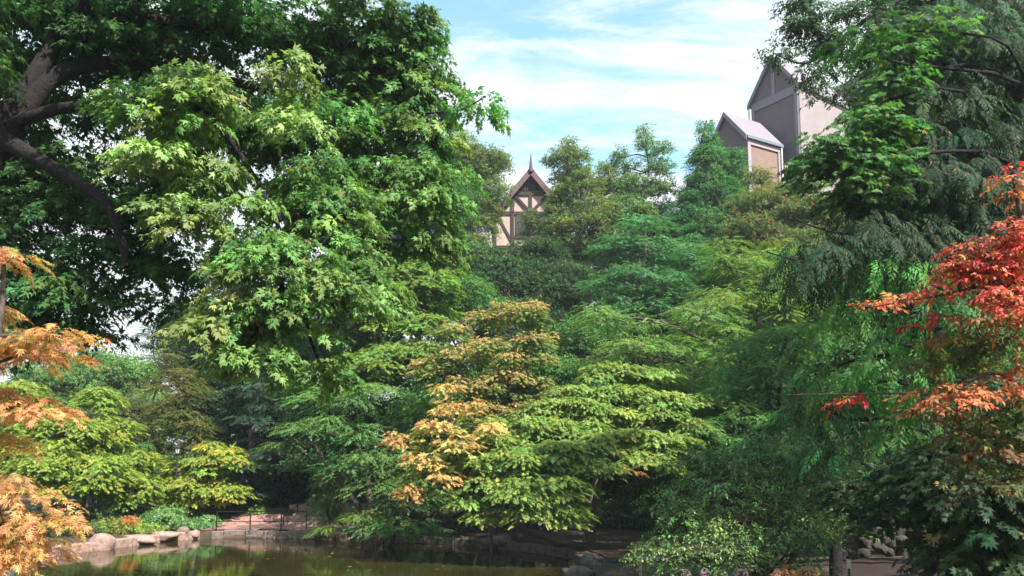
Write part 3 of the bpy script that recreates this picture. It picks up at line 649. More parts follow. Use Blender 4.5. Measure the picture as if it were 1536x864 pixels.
# small gabled volume
N2, L2 = P2(1118, 58.6), P2(1060, 62.5); ze2 = z_at(1118, 204, 58.6); za2 = z_at(1085, 173, 60.5)
R2 = P2(1166, 60.5); ln2 = float(np.linalg.norm(R2-N2))
a2, dn2, wd2, Rp2 = gable(te, N2, L2, ln2, ze2, za2, zb, PINK, STUCCO_SHADED, .2)
def os2(s, z, o=.06): p = N2+a2*s-dn2*(o+.03); return lift(p, z)
b = MB(); b.bar(os2(.15, zb), os2(.15, ze2-.3), .34, .08, (*(-dn2), 0)); b.bar(os2(ln2-.2, zb), os2(ln2-.2, ze2-.3), .30, .08, (*(-dn2), 0)); b.bar(os2(0, ze2-.45, .065), os2(ln2, ze2-.45, .065), .09, .5); b.build('panel_frame', mat('frame_stucco', (.30, .25, .27), .9, (.26, .21, .23)), te)
b = MB(); b.bar(os2(-.2, ze2-.16, .25), os2(ln2+.1, ze2-.16, .25), .12, .24); b.build('gutter', mat('gutter_blue_grey', (.16, .19, .22), .5, (.12, .15, .18)), te)
b = MB(); b.tube([os2(ln2-.05, ze2-.3, .2), os2(ln2-.05, zb, .2)], [.07, .07], 8); b.build('downpipe', mat('white_pipe', (.7, .66, .68), .5), te)
# long wing behind the cedar
A, C = P2(1245, 70), P2(1420, 60); zt = z_at(1251, 134, 69.5); d = C-A; n_ = np.array([-d[1], d[0]])/np.linalg.norm(d); n_ = n_ if n_[1] > 0 else -n_
b = MB(); b.prism([lift(A, zb), lift(C, zb), lift(C+n_*9, zb), lift(A+n_*9, zb)], (0, 0, zt-zb)); b.build('wing_wall', STUCCO_LIT, te)
b = MB(); b.bar(lift(A-n_*.06, zt-.15), lift(C-n_*.06, zt-.15), .14, .4); b.bar(lift(A-n_*.06, zt-1.6), lift(C-n_*.06, zt-1.6), .10, .18); b.build('fascia', TRIM, te)
# ------------------------------------------------------------------ trees
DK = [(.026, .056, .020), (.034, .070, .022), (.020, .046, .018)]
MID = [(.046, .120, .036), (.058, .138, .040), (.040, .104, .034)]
GRN = [(.075, .175, .048), (.095, .195, .052), (.062, .155, .046)]
LIME = [(.19, .27, .045), (.155, .245, .042), (.22, .28, .050), (.12, .21, .045)]
YELG = [(.28, .33, .05), (.23, .32, .05), (.32, .31, .06)]
ORNG = [(.58, .29, .13), (.54, .22, .11), (.60, .37, .16), (.48, .31, .11), (.30, .24, .07, .5)]
BLUG = [(.07, .20, .075), (.085, .23, .08), (.055, .16, .065)]
OLIV = [(.13, .17, .055), (.10, .15, .05), (.16, .18, .06)]
SPRU = [(.045, .085, .060), (.055, .10, .072)]
RED = [(.62, .07, .075), (.66, .10, .09), (.48, .03, .05, .7), (.62, .22, .11, .9), (.34, .15, .06, .3)]
import time; T0 = time.time()
# --- big leaf maple arching over the left
tree('maple_tree', 'huge big-leaved maple with dark limbs arching over the pond bank', 'tree',
 [(605, 60, 16, 48, 70), (622, 150, 16, 52, 80), (645, 235, 16, 42, 60), (560, 140, 16.5, 90, 120), (600, 290, 15.5, 80, 75), (630, 350, 15.5, 40, 35), (500, 50, 16, 110, 70), (470, 200, 15.5, 110, 100), (500, 320, 14.5, 100, 90),
  (420, 420, 13, 90, 70), (500, 440, 13.5, 75, 65), (370, 500, 12.8, 55, 55), (480, 530, 13.5, 50, 50), (330, 400, 13, 60, 50), (560, 400, 14.5, 40, 35), (722, 148, 14.5, 8, 8)],
 'bigmaple', [(.095, .21, .06), (.12, .235, .065), (.08, .185, .058), (.16, .26, .08), (.14, .24, .07)], 101, base=tuple(at(-90, 700, 13.8)[:2]), tr=.5, bark=DARKBARK, trunk_end=(-60, 425, 13.6),
 limbs=[([(-80, 420, 13.6), (-25, 260, 13.4), (5, 180, 13.4), (55, 110, 13.6), (95, 30, 14), (120, -60, 14.3)], .26, .11),
        ([(-10, 260, 13.4), (60, 135, 13.6), (130, 98, 14), (230, 98, 14.6), (340, 120, 15), (450, 150, 15.4), (560, 190, 15.8)], .20, .04),
        ([(-10, 200, 13.3), (45, 232, 13.2), (110, 270, 13.1), (160, 305, 13), (178, 350, 13), (190, 400, 13)], .17, .06),
        ([(100, 60, 13.8), (180, 30, 14), (300, 40, 14.6), (420, 70, 15.2), (540, 90, 15.8), (620, 140, 16)], .18, .03),
        ([(10, 190, 13.4), (80, 165, 13.1), (170, 155, 12.9), (260, 150, 12.8), (330, 190, 12.7), (400, 300, 12.8), (440, 400, 13)], .12, .03),
        ([(100, 60, 13.7), (130, 0, 13.7), (125, -60, 14)], .13, .08), ([(200, 60, 14), (205, 0, 14.2), (200, -70, 14.6)], .12, .07),
        ([(640, 170, 15.6), (690, 165, 15.2), (728, 145, 14.6)], .03, .012)],
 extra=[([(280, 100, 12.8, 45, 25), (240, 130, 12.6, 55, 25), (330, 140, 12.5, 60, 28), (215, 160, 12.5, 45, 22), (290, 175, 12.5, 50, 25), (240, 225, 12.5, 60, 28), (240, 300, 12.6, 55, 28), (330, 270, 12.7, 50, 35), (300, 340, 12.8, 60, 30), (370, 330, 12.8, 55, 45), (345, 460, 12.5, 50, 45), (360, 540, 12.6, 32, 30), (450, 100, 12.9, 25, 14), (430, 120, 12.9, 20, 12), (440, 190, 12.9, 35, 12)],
         'bigmaple', [(.19, .29, .09), (.23, .31, .11), (.14, .25, .075), (.28, .29, .12, .6)], .55),  # paler palette puts sunlight into the front leaf clusters
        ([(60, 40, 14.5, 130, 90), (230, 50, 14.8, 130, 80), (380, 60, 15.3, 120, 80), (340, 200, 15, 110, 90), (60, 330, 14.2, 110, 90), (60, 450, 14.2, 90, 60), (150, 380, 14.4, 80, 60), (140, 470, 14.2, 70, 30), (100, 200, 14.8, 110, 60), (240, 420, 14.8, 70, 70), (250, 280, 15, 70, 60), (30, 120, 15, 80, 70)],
         'mapledark', MID, 1.15), ([(90, -120, 13, 160, 70), (300, -110, 13, 170, 60), (500, -90, 14.5, 160, 50), (150, -90, 11.2, 140, 60), (330, -60, 11.8, 110, 40), (-60, 60, 12.5, 60, 120)], 'mapledark', MID, .6), ([ (20, 290, 13.8, 50, 60), (40, 400, 13.9, 60, 60), (125, 300, 14, 60, 50), (100, 510, 14.2, 45, 25), (20, 530, 14, 50, 40), (60, 160, 14.6, 60, 50), (150, 60, 14.8, 80, 50), (250, 350, 14.9, 60, 60), (290, 450, 15, 60, 50), (60, 460, 14.3, 80, 50), (240, 370, 14.6, 50, 40), (110, 150, 14.7, 50, 25), (100, 250, 14.6, 50, 30), (215, 320, 14.6, 40, 35), (60, 250, 14.8, 40, 40), (230, 250, 14.8, 35, 40)], 'mapledark', MID, 1.0)],  # darker palette puts the crown's own shade into these leaf masses
 k=.8, gaps=[(430, 505, 14, 26), (300, 430, 12, 20), (515, 500, 12, 18), (400, 250, 12, 14), (165, 205, 24, 15), (85, 180, 8, 9), (110, 362, 9, 9), (130, 342, 5, 5), (190, 492, 28, 24), (190, 428, 14, 24), (85, 62, 8, 8), (8, 245, 8, 8), (490, 72, 8, 10), (247, 345, 8, 5), (320, 355, 5, 6)], leaftip=((.24, .25, .07), .05))
# --- orange lace leaf maple, left edge, near
tree('japanese_maple', 'salmon orange fine-leaved maple hanging in from the picture edge by the water', 'tree',
 [(5, 390, 9, 28, 22), (-20, 470, 9.2, 45, 35), (50, 520, 9, 55, 22), (20, 500, 9.2, 50, 30), (90, 502, 8.8, 26, 10), (20, 595, 9.2, 60, 28), (60, 605, 9, 30, 14), (-5, 650, 9.6, 25, 20), (30, 730, 8.8, 50, 30), (60, 770, 8.6, 38, 28), (20, 800, 8.8, 70, 45), (45, 835, 8.6, 40, 25), (-10, 770, 9, 60, 60)],
 'lace', ORNG, 102, base=tuple(at(-70, 800, 9.5)[:2]), tr=.09, bark=BARK, sc=.8, padvar=.14, vary=.35, leaftip=((.5, .14, .08), .12), k=.95)
# --- left bank background
tree('broadleaf_tree', 'pale green round-topped tree standing beyond the left bank under the maple branches', 'tree',
 [(90, 590, 52, 80, 55), (190, 580, 54, 60, 50), (140, 560, 55, 60, 40), (230, 640, 50, 50, 60), (60, 660, 48, 70, 60), (190, 690, 48, 70, 60)], 'round', [(.12, .22, .06), (.10, .20, .065), (.14, .22, .07)], 111, tr=.3, sc=1.1)
tree('broadleaf_tree', 'dull green tree with brownish leaf tips behind the olive yellow tree', 'tree',
 [(170, 640, 47, 50, 50), (140, 690, 45, 50, 45), (200, 640, 48, 40, 45), (215, 610, 52, 30, 30)], 'airy', [(.10, .13, .045), (.08, .12, .04), (.15, .11, .05)], 112, tr=.15)
tree('olive_tree', 'upright olive yellow feathery tree behind the iron lamp post', 'tree',
 [(272, 580, 42, 26, 36), (255, 620, 42, 35, 30), (285, 640, 42, 38, 38), (270, 690, 42, 40, 35), (298, 590, 42, 12, 20), (240, 570, 42.5, 12, 20), (255, 540, 42.5, 12, 22)], 'layer', [(.12, .13, .028), (.10, .125, .03), (.16, .13, .035)], 113, tr=.14, sc=.6)
tree('shrub_tree', 'lime green maple bush spreading over the left bank behind the orange foliage', 'tree',
 [(100, 660, 36, 60, 40), (60, 640, 37, 50, 35), (130, 710, 35.5, 70, 35), (80, 700, 35, 60, 40), (190, 730, 37, 45, 30), (180, 690, 38, 50, 30), (150, 600, 38, 30, 20), (30, 600, 39, 45, 35), (20, 690, 36, 40, 40), (160, 650, 38, 45, 30)], 'bushy', LIME+YELG, 114, tr=.12, stems=3, tip=(YELG, .5, 1.3), sc=.8)
tree('shrub_tree', 'bright yellow-green layered maple beside the lamp post', 'tree',
 [(300, 700, 40.5, 45, 18), (340, 690, 40.5, 35, 20), (285, 735, 40, 40, 22), (335, 735, 40.5, 35, 20), (320, 670, 41.5, 22, 10), (225, 735, 39.5, 25, 20)], 'jmaple', YELG, 115, tr=.09, stems=2, sc=.7)
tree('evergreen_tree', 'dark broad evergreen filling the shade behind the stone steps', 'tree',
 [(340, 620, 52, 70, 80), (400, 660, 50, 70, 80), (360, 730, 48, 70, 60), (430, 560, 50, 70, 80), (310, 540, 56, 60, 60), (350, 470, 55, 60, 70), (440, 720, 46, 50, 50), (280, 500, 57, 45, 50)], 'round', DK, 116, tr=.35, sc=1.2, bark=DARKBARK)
tree('spruce_tree', 'blue-green spruce with level needle branches above the stone steps', 'tree',
 [(395, 590, 42, 30, 30), (385, 640, 42, 40, 25), (400, 690, 41.5, 50, 25), (375, 720, 41.5, 35, 15), (400, 545, 42.5, 18, 30)], 'spruce', SPRU, 117, tr=.2, bark=DARKBARK)
tree('spruce_tree', 'far pale spruce tip rising into the white sky gap below the maple', 'tree',
 [(228, 500, 75, 8, 14), (226, 525, 75, 14, 14), (228, 550, 75, 18, 18), (228, 590, 75, 24, 24)], 'spruce', SPRU, 118, tr=.2, bark=DARKBARK)
tree('broadleaf_tree', 'mid green tree rising between the spruce and the hanging maple leaves', 'tree',
 [(430, 600, 44, 50, 40), (470, 560, 44, 60, 50), (440, 510, 46, 60, 50), (520, 520, 46, 60, 50), (410, 560, 45, 35, 40)], 'round', GRN, 119, tr=.25)
# shrubs on the left bank
def shrub(name, label, cat, masses, species, pal, seed, **kw): return tree(name, label, cat, masses, species, pal, seed, tr=kw.pop('tr', .04), stems=kw.pop('stems', 4), woodname='stem', crownname='foliage', **kw)
shrub('rhododendron', 'rounded leathery-leaved shrub at the foot of the lamp post', 'shrub', [(245, 780, 37.4, 40, 22, 1.1), (222, 774, 37.6, 25, 16, .8), (268, 786, 37.2, 24, 16, .8), (248, 765, 37.6, 25, 12, .8)], 'bigleafshrub', [(.11, .22, .06), (.14, .26, .075), (.08, .17, .05)], 121, k=1.3)
shrub('rhododendron', 'small leafy shrub between the lamp post shrub and the railing', 'shrub', [(305, 780, 38.2, 20, 10, .6), (315, 774, 38.4, 14, 8, .5)], 'bigleafshrub', [(.10, .21, .055), (.08, .17, .05)], 122, k=1.3)
shrub('ground_cover_shrub', 'low yellow-green creeping shrub behind the coping stones', 'shrub', [(175, 789, 35.2, 34, 13, .8), (213, 793, 35.6, 26, 11, .7), (150, 786, 35.4, 24, 12, .7)], 'shrub', YELG+LIME, 123, k=1.5)
shrub('heather_plant', 'small orange-red tuft growing in the yellow-green ground cover', 'plant', [(199, 781, 35.0, 9, 6, .3)], 'shrub', [(.5, .12, .04), (.5, .2, .05)], 124, k=2, sc=.6)
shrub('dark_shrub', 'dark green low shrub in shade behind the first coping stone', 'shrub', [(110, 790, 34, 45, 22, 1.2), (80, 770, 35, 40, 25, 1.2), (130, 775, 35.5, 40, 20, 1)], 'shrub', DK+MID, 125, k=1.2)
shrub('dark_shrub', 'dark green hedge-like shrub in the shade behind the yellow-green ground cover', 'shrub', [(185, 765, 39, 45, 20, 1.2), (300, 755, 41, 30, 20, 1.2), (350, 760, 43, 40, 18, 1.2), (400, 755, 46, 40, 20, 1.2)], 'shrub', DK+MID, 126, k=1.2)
shrub('low_shrub', 'small light green bush above the pink bank beside the railing', 'shrub', [(393, 767, 41, 16, 7, .5)], 'shrub', GRN+LIME, 127, k=1.5)
# --- centre
tree('weeping_willow', 'weeping tree with hanging strands touching the water at the end of the railing', 'tree',
 [(492, 730, 34.6, 10, 30), (484, 768, 34.5, 8, 34), (505, 755, 34.6, 12, 36), (496, 705, 34.8, 14, 14)], 'feather', [(.13, .19, .06), (.11, .16, .055)], 131, tr=.1, sc=.5, k=.8)
tree('hornbeam', 'dark layered green tree spreading low over the water beside the weeping tree', 'tree',
 [(520, 640, 33, 75, 25), (560, 600, 34, 80, 30), (480, 600, 35, 50, 22), (550, 690, 32.5, 60, 22), (600, 680, 32.5, 60, 30), (585, 735, 32, 55, 25), (620, 740, 32, 60, 25), (570, 780, 31.5, 50, 16), (600, 785, 31.8, 50, 16), (640, 620, 34.5, 60, 35), (460, 640, 33, 50, 12), (430, 665, 32.5, 25, 8)],
 'layer', [(.075, .17, .05), (.095, .20, .055), (.06, .14, .045)], 132, base=tuple(at(575, 800, 34.5)[:2]), tr=.2, stems=3, tip=([(.20, .30, .06)], .55, 1.4), k=.7, sc=.85)
tree('hornbeam', 'small bright branch-like sapling leaning out low over the pond', 'tree',
 [(505, 790, 31.6, 22, 4, .3), (530, 776, 31.7, 22, 6, .4), (555, 768, 31.9, 22, 8, .5)], 'layer', LIME, 133, base=tuple(at(585, 800, 33.2)[:2]), tr=.05, sc=.5, k=.8)
tree('vine_maple', 'light green airy maple standing tall above the dark layered tree', 'tree',
 [(500, 450, 42, 60, 50), (560, 480, 41, 70, 50), (620, 440, 41, 60, 50), (640, 520, 39, 60, 50), (580, 550, 38, 70, 40), (510, 560, 39, 60, 40), (640, 400, 43, 50, 40), (540, 400, 44, 50, 50)], 'jmaple', GRN+LIME, 134, tr=.16, stems=3, tip=(LIME, .5, 1.4), bark=GREYBARK)
tree('broadleaf_tree', 'grey-green broad tree behind the light green airy maple', 'tree',
 [(560, 350, 52, 70, 60), (640, 330, 53, 60, 60), (690, 400, 52, 50, 60), (600, 420, 50, 70, 60), (680, 300, 54, 40, 40)], 'round', [(.055, .115, .04), (.065, .125, .045)], 135, tr=.3)
tree('olive_tree', 'olive green rounded tree left of the half timbered gable', 'tree',
 [(715, 250, 58, 45, 35), (725, 295, 58, 45, 40), (700, 340, 57, 45, 45), (690, 230, 59, 30, 30), (745, 245, 58.5, 18, 20), (710, 390, 56, 40, 40)], 'airy', OLIV, 136, tr=.22, k=1.2, sc=1.1)
tree('evergreen_tree', 'dark dense evergreen below the half timbered gable', 'tree',
 [(760, 430, 50, 60, 50), (830, 440, 50, 60, 60), (780, 500, 48, 80, 60), (850, 520, 47, 50, 60), (800, 385, 53, 45, 28), (730, 400, 53, 25, 35)], 'round', [(.035, .08, .028), (.045, .095, .03)], 137, tr=.3, bark=DARKBARK)
tree('olive_tree', 'small brownish olive tree in front of the gable windows', 'tree',
 [(800, 340, 57, 22, 24), (800, 385, 57, 30, 20), (832, 370, 57, 18, 30)], 'airy', OLIV+[(.05, .08, .03)], 138, tr=.12, k=.8)
tree('olive_tree', 'tall golden olive tree right of the half timbered gable', 'tree',
 [(850, 240, 56, 22, 28), (870, 290, 56, 40, 35), (845, 290, 56.5, 18, 40), (890, 340, 55, 45, 45), (850, 350, 55.5, 40, 40), (828, 238, 56.5, 10, 16), (836, 312, 56, 14, 26), (822, 345, 56.5, 16, 16), (852, 216, 56, 7, 16), (872, 236, 56, 7, 16), (905, 260, 56, 8, 22), (870, 262, 56, 16, 16)], 'airy', [(.19, .20, .06), (.13, .18, .055), (.10, .16, .05)], 139, tr=.14, bark=BARK)
tree('broadleaf_tree', 'thin tall green tree with open spiky top against the clouds', 'tree',
 [(965, 196, 56, 7, 14), (968, 222, 56, 14, 18), (995, 222, 56, 9, 14), (990, 250, 56, 18, 16), (930, 232, 56.5, 9, 16), (940, 258, 56.5, 16, 16), (910, 256, 57, 8, 14), (955, 282, 56, 40, 20), (915, 285, 57, 22, 18), (1000, 280, 56, 14, 16), (940, 320, 56, 50, 32), (985, 330, 57, 25, 35)], 'airy', [(.10, .19, .06), (.12, .20, .065)], 140, tr=.12, bark=BARK, k=1.1)
tree('cypress', 'columnar dark green conical tree in front of the small gabled wing', 'tree',
 [(1060, 186, 54, 4, 14), (1060, 208, 54, 10, 20), (1060, 240, 54, 24, 30), (1062, 290, 54, 38, 40), (1065, 350, 53.5, 50, 45), (1040, 330, 54, 35, 50), (1092, 330, 54, 32, 60), (1060, 400, 53, 60, 45), (1098, 260, 54.5, 14, 40)], 'round', [(.06, .17, .055), (.075, .19, .06)], 141, tr=.22, sc=.75, k=1.2)
tree('locust_tree', 'bluish green feathery tree with tiered pads in the middle of the slope', 'tree',
 [(960, 335, 46, 40, 18), (930, 370, 46, 50, 22), (990, 375, 46, 50, 25), (950, 415, 45, 65, 22), (900, 430, 45, 35, 14), (1010, 430, 45, 45, 25), (960, 455, 44.5, 55, 20), (1030, 380, 47, 30, 35)], 'layer', BLUG, 142, tr=.18, sc=.8)
tree('japanese_maple', 'green layered maple with orange-tipped crown in the centre of the slope', 'tree',
 [(672, 494, 32, 36, 10), (728, 480, 32.5, 30, 14), (790, 470, 31.8, 34, 24), (752, 462, 32.3, 18, 10), (800, 515, 31.8, 30, 22), (782, 540, 31.4, 46, 14), (735, 520, 31.6, 26, 18), (690, 540, 32.5, 50, 26), (770, 580, 31.8, 60, 32), (710, 590, 32, 55, 28), (740, 625, 31.5, 70, 26), (815, 620, 32.5, 50, 28), (650, 560, 32.8, 40, 24)],
 'loose', [(.15, .22, .055), (.12, .20, .05), (.19, .22, .06)], 143, base=tuple(at(785, 790, 33.5)[:2]), tr=.12, stems=2, tip=([(.60, .38, .17), (.54, .42, .15), (.58, .28, .15)], .45, 1.0), sc=.7, k=.8, bark=GREYBARK)
tree('japanese_maple', 'maple with golden orange leaf tiers hanging toward the dark pond edge', 'tree',
 [(668, 583, 28.2, 24, 8), (690, 612, 27.6, 36, 9), (650, 640, 27.2, 36, 9), (608, 660, 27.2, 30, 6), (680, 665, 26.8, 40, 10), (630, 690, 26.8, 35, 8), (655, 716, 26.6, 28, 7), (622, 738, 26.8, 14, 5), (730, 640, 27.2, 26, 6)],
 'loose', [(.60, .47, .18), (.60, .38, .17), (.36, .36, .10, .6)], 144, base=tuple(at(735, 800, 31.8)[:2]), tr=.08, sc=.85, k=1.1, bark=GREYBARK, tip=([(.48, .24, .09)], .4, 1.1))
tree('japanese_maple', 'wide lime green layered maple spreading over the dark waterside', 'tree',
 [(760, 640, 28.5, 75, 14), (850, 610, 29.5, 70, 16), (920, 560, 31, 55, 16), (700, 690, 27.5, 65, 14), (780, 690, 27, 75, 18), (870, 665, 27.5, 70, 18), (940, 655, 27.5, 60, 14), (820, 725, 26.5, 60, 18), (770, 740, 26.3, 45, 14), (895, 700, 27, 50, 14), (960, 690, 27, 45, 14), (700, 755, 26.8, 24, 8), (800, 765, 26.2, 32, 16), (850, 770, 26.5, 25, 14), (990, 620, 29, 40, 14), (860, 640, 28.5, 60, 12), (1000, 660, 27.5, 30, 12), (740, 670, 27.8, 70, 16), (830, 680, 27.2, 70, 20), (660, 705, 27.6, 45, 12), (900, 620, 29.5, 60, 18), (740, 720, 27, 40, 14), (810, 640, 28.8, 60, 16), (830, 750, 26.8, 45, 20), (1000, 600, 29.5, 45, 14), (940, 590, 30, 60, 14), (660, 735, 27.4, 25, 8), (630, 680, 28, 25, 6), (1040, 640, 28.5, 30, 14), (1060, 600, 30, 40, 10), (985, 560, 31, 45, 10), (720, 775, 26.8, 22, 6), (860, 585, 30, 40, 8)],
 'jmaple', [(.22, .31, .075), (.17, .27, .07), (.25, .32, .085)], 145, base=tuple(at(880, 790, 30.5)[:2]), tr=.17, stems=3, tip=(YELG+LIME, .5, 1.3), sc=.68, k=1.1, bark=GREYBARK,
 extra=[([(938, 702, 26.2, 9, 5, .3)], 'lace', [(.50, .11, .06), (.46, .18, .07), (.2, .24, .06)], 1.0)])
tree('vine_maple', 'wide light green layered maple with a thin dark stem on the right slope', 'tree',
 [(930, 480, 36, 60, 22), (1000, 520, 35, 70, 25), (1060, 470, 37, 60, 30), (940, 520, 35, 50, 18), (1040, 560, 34, 70, 25), (980, 570, 33.5, 65, 20), (1090, 520, 36, 50, 35), (900, 530, 35.5, 35, 12), (1030, 610, 32.5, 60, 22), (1100, 590, 33, 60, 30), (890, 470, 37, 25, 20)],
 'layer', [(.14, .25, .065), (.11, .21, .06), (.17, .27, .065)], 147, base=tuple(at(1030, 760, 35)[:2]), tr=.16, tip=(LIME, .55, 1.4), sc=.85, k=.9)
tree('vine_maple', 'pale lime green tree with drooping leaf rows below the theatre wall', 'tree',
 [(1100, 400, 42, 55, 28), (1150, 430, 41, 55, 30), (1100, 450, 40, 60, 25), (1180, 470, 40, 45, 35), (1090, 370, 43, 35, 14), (1230, 420, 42, 50, 40), (1150, 380, 44, 40, 25)], 'layer', LIME+GRN, 148, tr=.16, tip=(LIME, .4, 1.2), sc=.9)
tree('dogwood', 'olive bushy tree with orange-red leaf flecks below the theatre tower', 'tree',
 [(1150, 310, 50, 60, 30), (1210, 320, 49, 55, 30), (1130, 350, 49, 45, 30), (1260, 330, 49, 50, 40), (1170, 285, 51, 30, 12), (1200, 370, 48, 60, 30), (1140, 265, 51, 20, 12), (1200, 280, 50, 25, 14)], 'airy', OLIV+[(.10, .17, .05), (.25, .14, .06, .3)], 149, tr=.16, k=1.1, leaftip=((.45, .12, .08), .05))
tree('feathery_tree', 'mid green feathery tree filling the slope beside the cedar', 'tree',
 [(1110, 540, 31, 50, 50), (1150, 590, 30, 60, 50), (1180, 520, 31, 60, 50), (1120, 640, 29, 60, 40), (1200, 640, 28, 55, 40), (1060, 650, 29, 50, 30), (1080, 600, 30.5, 45, 40)], 'layer', [(.09, .22, .06), (.11, .25, .065), (.07, .18, .055)], 150, tr=.2, sc=.62, k=.8, padvar=.28, tip=(LIME, .7, 1.6))
tree('broadleaf_tree', 'broad dark green tree closing the gap between the golden tree and the conical tree', 'tree',
 [(930, 370, 60, 60, 40), (1000, 360, 60, 50, 34), (880, 400, 59, 50, 40), (1060, 420, 58, 60, 50), (970, 420, 58, 70, 40), (1120, 400, 56, 50, 60), (880, 450, 58, 60, 40), (950, 470, 57, 60, 40), (830, 470, 58, 50, 40)], 'round', [(.08, .17, .05), (.09, .18, .05)], 151, tr=.3, sc=1.1)
tree('broadleaf_tree', 'mid green tree behind the orange-tipped maple', 'tree',
 [(700, 450, 45, 50, 40), (880, 520, 43, 50, 50), (830, 570, 41, 50, 40), (640, 600, 38, 50, 40), (900, 600, 40, 60, 40), (750, 560, 41, 60, 50), (700, 640, 37, 60, 40), (960, 620, 39, 70, 40)], 'round', GRN, 152, tr=.2, stems=3)
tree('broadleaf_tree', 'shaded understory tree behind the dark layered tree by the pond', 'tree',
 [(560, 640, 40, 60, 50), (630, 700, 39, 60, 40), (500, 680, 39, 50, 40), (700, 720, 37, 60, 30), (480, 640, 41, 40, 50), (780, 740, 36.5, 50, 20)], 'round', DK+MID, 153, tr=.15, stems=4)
tree('hemlock_tree', 'deep green feathery evergreen rising behind the pale lime green tree', 'tree',
 [(1190, 400, 46, 60, 40), (1250, 430, 45, 60, 50), (1140, 470, 44, 50, 50), (1180, 560, 38, 70, 60), (1260, 560, 36, 60, 70), (1100, 600, 38, 60, 60), (1060, 560, 40, 50, 50), (1030, 650, 36, 60, 40), (1200, 650, 32, 70, 40)], 'layer', [(.09, .20, .05), (.11, .22, .055)], 154, tr=.25, sc=.85, k=.8, padvar=.28)
# --- right side
tree('bay_bush', 'big rounded small-leaved grey-green bush over the near bank', 'bush',
 [(1090, 740, 18.5, 85, 60), (1180, 730, 18.5, 75, 65), (1030, 790, 18, 50, 40), (1110, 810, 17.5, 80, 30), (1200, 790, 17.8, 60, 40), (1060, 700, 19, 55, 35), (1150, 680, 19.5, 80, 35), (1250, 720, 18.8, 45, 45), (1000, 830, 18, 25, 30), (1010, 750, 18.6, 30, 35), (1080, 835, 17.4, 60, 22), (1180, 832, 17.4, 60, 22), (1260, 780, 18.2, 25, 30), (985, 835, 17.6, 25, 22), (1230, 690, 19, 50, 30)],
 'bay', [(.12, .23, .06), (.10, .20, .055), (.14, .24, .07), (.14, .18, .06)], 161, base=tuple(at(1120, 850, 19)[:2]), tr=.1, stems=6, k=1.0, sc=.95, woodname='stem', crownname='foliage')
tree('cedar_tree', 'tall dark cedar with drooping sprays and level branches', 'tree',
 [(1410, 60, 17, 90, 60), (1500, 120, 17, 90, 90), (1380, 130, 16.5, 60, 45), (1400, 180, 16, 90, 60), (1400, 280, 15.5, 80, 50), (1480, 250, 16, 80, 70), (1300, 310, 15.8, 55, 25), (1310, 350, 15, 70, 35), (1220, 385, 15, 45, 35), (1400, 350, 15.5, 80, 35), (1200, 430, 15, 22, 35), (1340, 240, 16.4, 50, 40), (1480, 20, 18, 100, 50), (1560, 200, 17, 80, 150), (1360, 70, 17, 50, 40), (1440, 130, 17, 70, 60), (1450, 330, 16, 80, 50)],
 'cedar', [(.026, .060, .026), (.036, .075, .030), (.020, .046, .022)], 162, base=tuple(at(1500, 760, 18.5)[:2]), tr=.3, bark=DARKBARK, sc=1.0, k=.9, leaftip=((.16, .09, .05), .03),
 limbs=[([(1400, 260, 17.5), (1340, 320, 16), (1280, 350, 15), (1215, 338, 14.5), (1190, 325, 14.3)], .04, .012), ([(1400, 350, 17), (1300, 385, 15.5), (1220, 394, 14.8), (1150, 378, 14.4)], .04, .012), ([(1480, 120, 18), (1380, 190, 16), (1280, 200, 15.5)], .05, .015)])
tree('cedar_tree', 'lower cedar with fresh green fan sprays beside the red-leaved tree', 'tree',
 [(1320, 400, 15, 60, 30), (1400, 400, 14.5, 60, 30), (1270, 480, 16, 40, 25), (1330, 500, 15, 60, 30), (1250, 545, 16.5, 35, 22), (1300, 570, 16, 50, 28), (1370, 580, 15, 60, 40), (1230, 600, 16.8, 25, 16), (1270, 645, 16.5, 40, 20), (1440, 470, 14.5, 70, 50), (1340, 640, 15.5, 60, 30)],
 'cedar', [(.055, .16, .038), (.07, .19, .045), (.035, .11, .035)], 163, base=tuple(at(1470, 790, 18.5)[:2]), tr=.14, bark=DARKBARK, tip=([(.13, .30, .06)], .5, 1.3), k=.5, sc=1.2, padvar=.3)
tree('oak_tree', 'small-leaved branch tree hanging dark against the sky beside the tower', 'tree',
 [(1215, 30, 19, 45, 28), (1250, 60, 19, 40, 28), (1170, 75, 18.5, 25, 12), (1225, 110, 18.5, 30, 18), (1250, 135, 18.5, 22, 14), (1285, 90, 19, 25, 25), (1290, 20, 19.5, 60, 30), (1200, 0, 19, 35, 20), (1190, 40, 19, 30, 18), (1275, 130, 18.6, 20, 12)],
 'bigleafshrub', [(.04, .085, .035), (.05, .10, .04)], 164, hubs=.4, base=tuple(at(1620, 760, 20)[:2]), tr=.28, trunk_end=(1600, 100, 20), sc=.8, k=1.05, bark=DARKBARK, twigs=.7,
 limbs=[([(1600, -60, 20), (1450, -40, 20), (1330, 10, 19.5), (1260, 60, 19), (1210, 95, 18.6), (1160, 80, 18.5)], .1, .012)])
